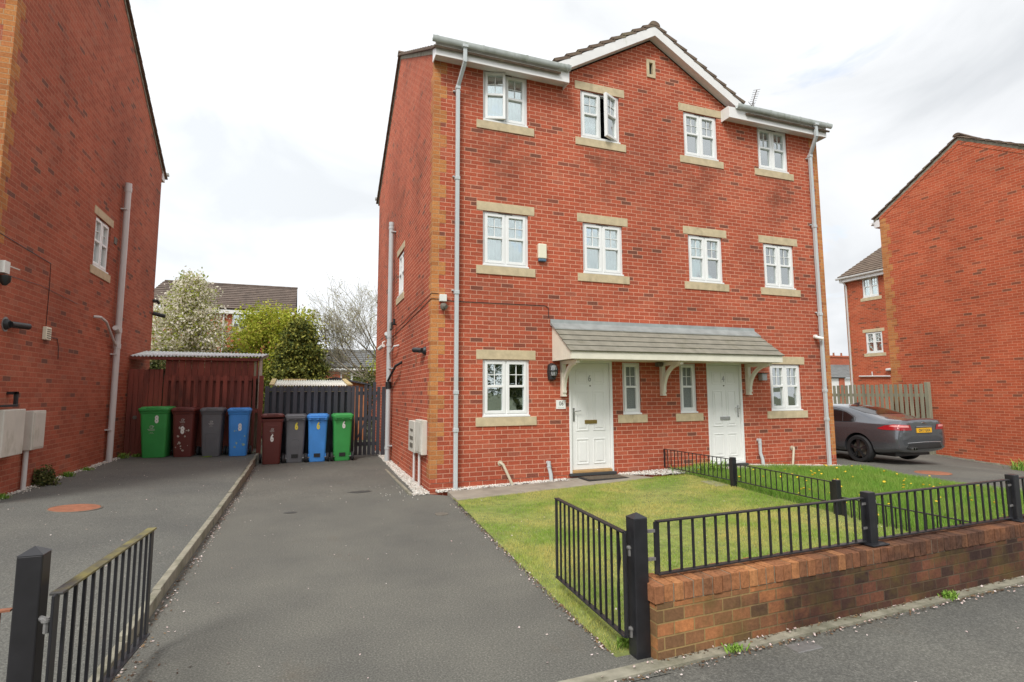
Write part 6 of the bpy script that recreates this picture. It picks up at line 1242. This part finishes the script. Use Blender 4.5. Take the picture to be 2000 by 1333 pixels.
for i in range(85):
    while True:
        x, y = RND.uniform(4.6, 8.85), RND.uniform(-5.8, -.75)
        if RND.random() < .35 + .65*clamp((y+5)/4): break
    dpos.append((x, y))
dsrc = None
for x, y in dpos:
    z = z_lawn(x, y); h = RND.uniform(.07, .13)
    if dsrc is None:
        f = MB(); f.lathe([(.004, -.006), (.017, .0), (.023, .006), (.016, .012), (.004, .014)], 10, (0, 0, 0)); dsrc = f.build('dandelion', M['dandelion'], smooth=True)
        st = MB(); st.tube([(0, 0, -.17), (.004, 0, -.004)], .0022, 4); stem = st.build('stem', M['grass_long']); stem.parent = dsrc; dsrc.location = (x, y, z+h)
        tag(dsrc, 'yellow dandelion flower standing in the long grass of the right lawn', 'flower', 'dandelions in the right lawn')
    else:
        d_ = dsrc.copy(); C.objects.link(d_); d_.location = (x, y, z+h); d_.rotation_euler = (RND.uniform(-.7, .3), RND.uniform(-.5, .5), RND.uniform(0, 6)); s_ = RND.uniform(.6, 1.05); d_.scale = (s_, s_, s_)
        e_ = stem.copy(); C.objects.link(e_); e_.parent = d_

# ------------------------------------------------------------------ trees across the street, mirrored in the window panes
for i, (x, y, h) in enumerate(((-9, -27, 6.2), (-1.5, -29, 7.6), (6, -26, 6.6), (13.5, -29, 8.), (20, -27, 7.))):
    tree('street_tree', ('rounded leafy street tree across the road, reflected at the left windows', 'tall leafy street tree across the road behind the viewer', 'bushy street tree across the road mirrored in the ground floor window', 'tallest street tree across the road mirrored in the right windows', 'street tree across the road at the far right')[i], (x, y, -.3), 1.2, h, lambda u, h=h: h*.42*math.sin(math.pi*clamp(.22+u*.68))**.7, 46, M['shrub'], M['bark'], .16, 26, 90+i, .5, .18, spread=.34, inner=.25)

# ------------------------------------------------------------------ litter and stains on the drives
M['litter'] = island('leaf_litter', [(0, (.05, .03, .02)), (.6, (.14, .08, .045)), (1, (.26, .17, .09))], trans=0)
def litter():
    r = np.random.default_rng(9); p = []
    for i in range(900): y = r.uniform(-6.4, 4.8); x = -2.905+abs(r.normal(0, .035)); p.append((x, y, z_drive(x, y)+.006))
    for i in range(700): x = r.uniform(-.3, 7.5); p.append((x, ywall(x)-.092-abs(r.normal(0, .02)), .004))
    for i in range(500): x = r.uniform(.1, 7.5); p.append((x, ywall(x)-.004-abs(r.normal(0, .015)), .017))
    for i in range(500): y = r.uniform(-6, -1); p.append((lawn_x0(y)-abs(r.normal(0, .025)), y, .006))
    for i in range(260): p.append((-2.82+r.normal(0, .1), -5.4+r.normal(0, .35), .006))
    p = np.array(p); n = len(p); th = r.uniform(0, 6.28, n); s_ = r.uniform(.003, .010, n); ux = np.stack([np.cos(th), np.sin(th), r.uniform(-.3, .5, n)], 1)*s_[:, None]; uy = np.stack([-np.sin(th), np.cos(th), r.uniform(-.3, .5, n)], 1)*s_[:, None]*.6
    tag(fast_mesh('leaf_litter', np.stack([p-ux-uy, p+ux-uy, p+ux+uy, p-ux+uy], 1), n, M['litter']), 'brown leaf litter and soil crumbs along the kerb and wall foot', 'litter', kind='stuff')
litter()
M['oil'] = mat('oil_stain', (.045, .042, .036), .6, .3, 25)
for x, y, a, b2, lab in ((-2.05, -.74, .085, .07, 'small dark oil stain left of centre on the middle drive'), (-1.02, .55, .20, .11, 'faint wide oil stain further up the middle drive')):
    R_ = random.Random(int(x*100)); mb = MB(); n = 26; rr = [R_.uniform(.65, 1.15) for _ in range(n)]; mb.add([(x+a*rr[i]*math.cos(6.283*i/n), y+b2*rr[i]*math.sin(6.283*i/n), z_drive(x, y)+.004) for i in range(n)], [tuple(range(n))]); tmesh('oil_stain', mb, M['oil'], lab, 'stain', (x, y, z_drive(x, y)))
mb = MB(); px, py = 1.08, ywall(1.08)-.19; mb.box(px-.10, px+.10, py-.055, py+.055, -.02, -.001); tmesh('service_cover', mb, M['galv'], 'small grey service cover in the pavement by the wall', 'service cover', (px, py, 0), bevel=.003)
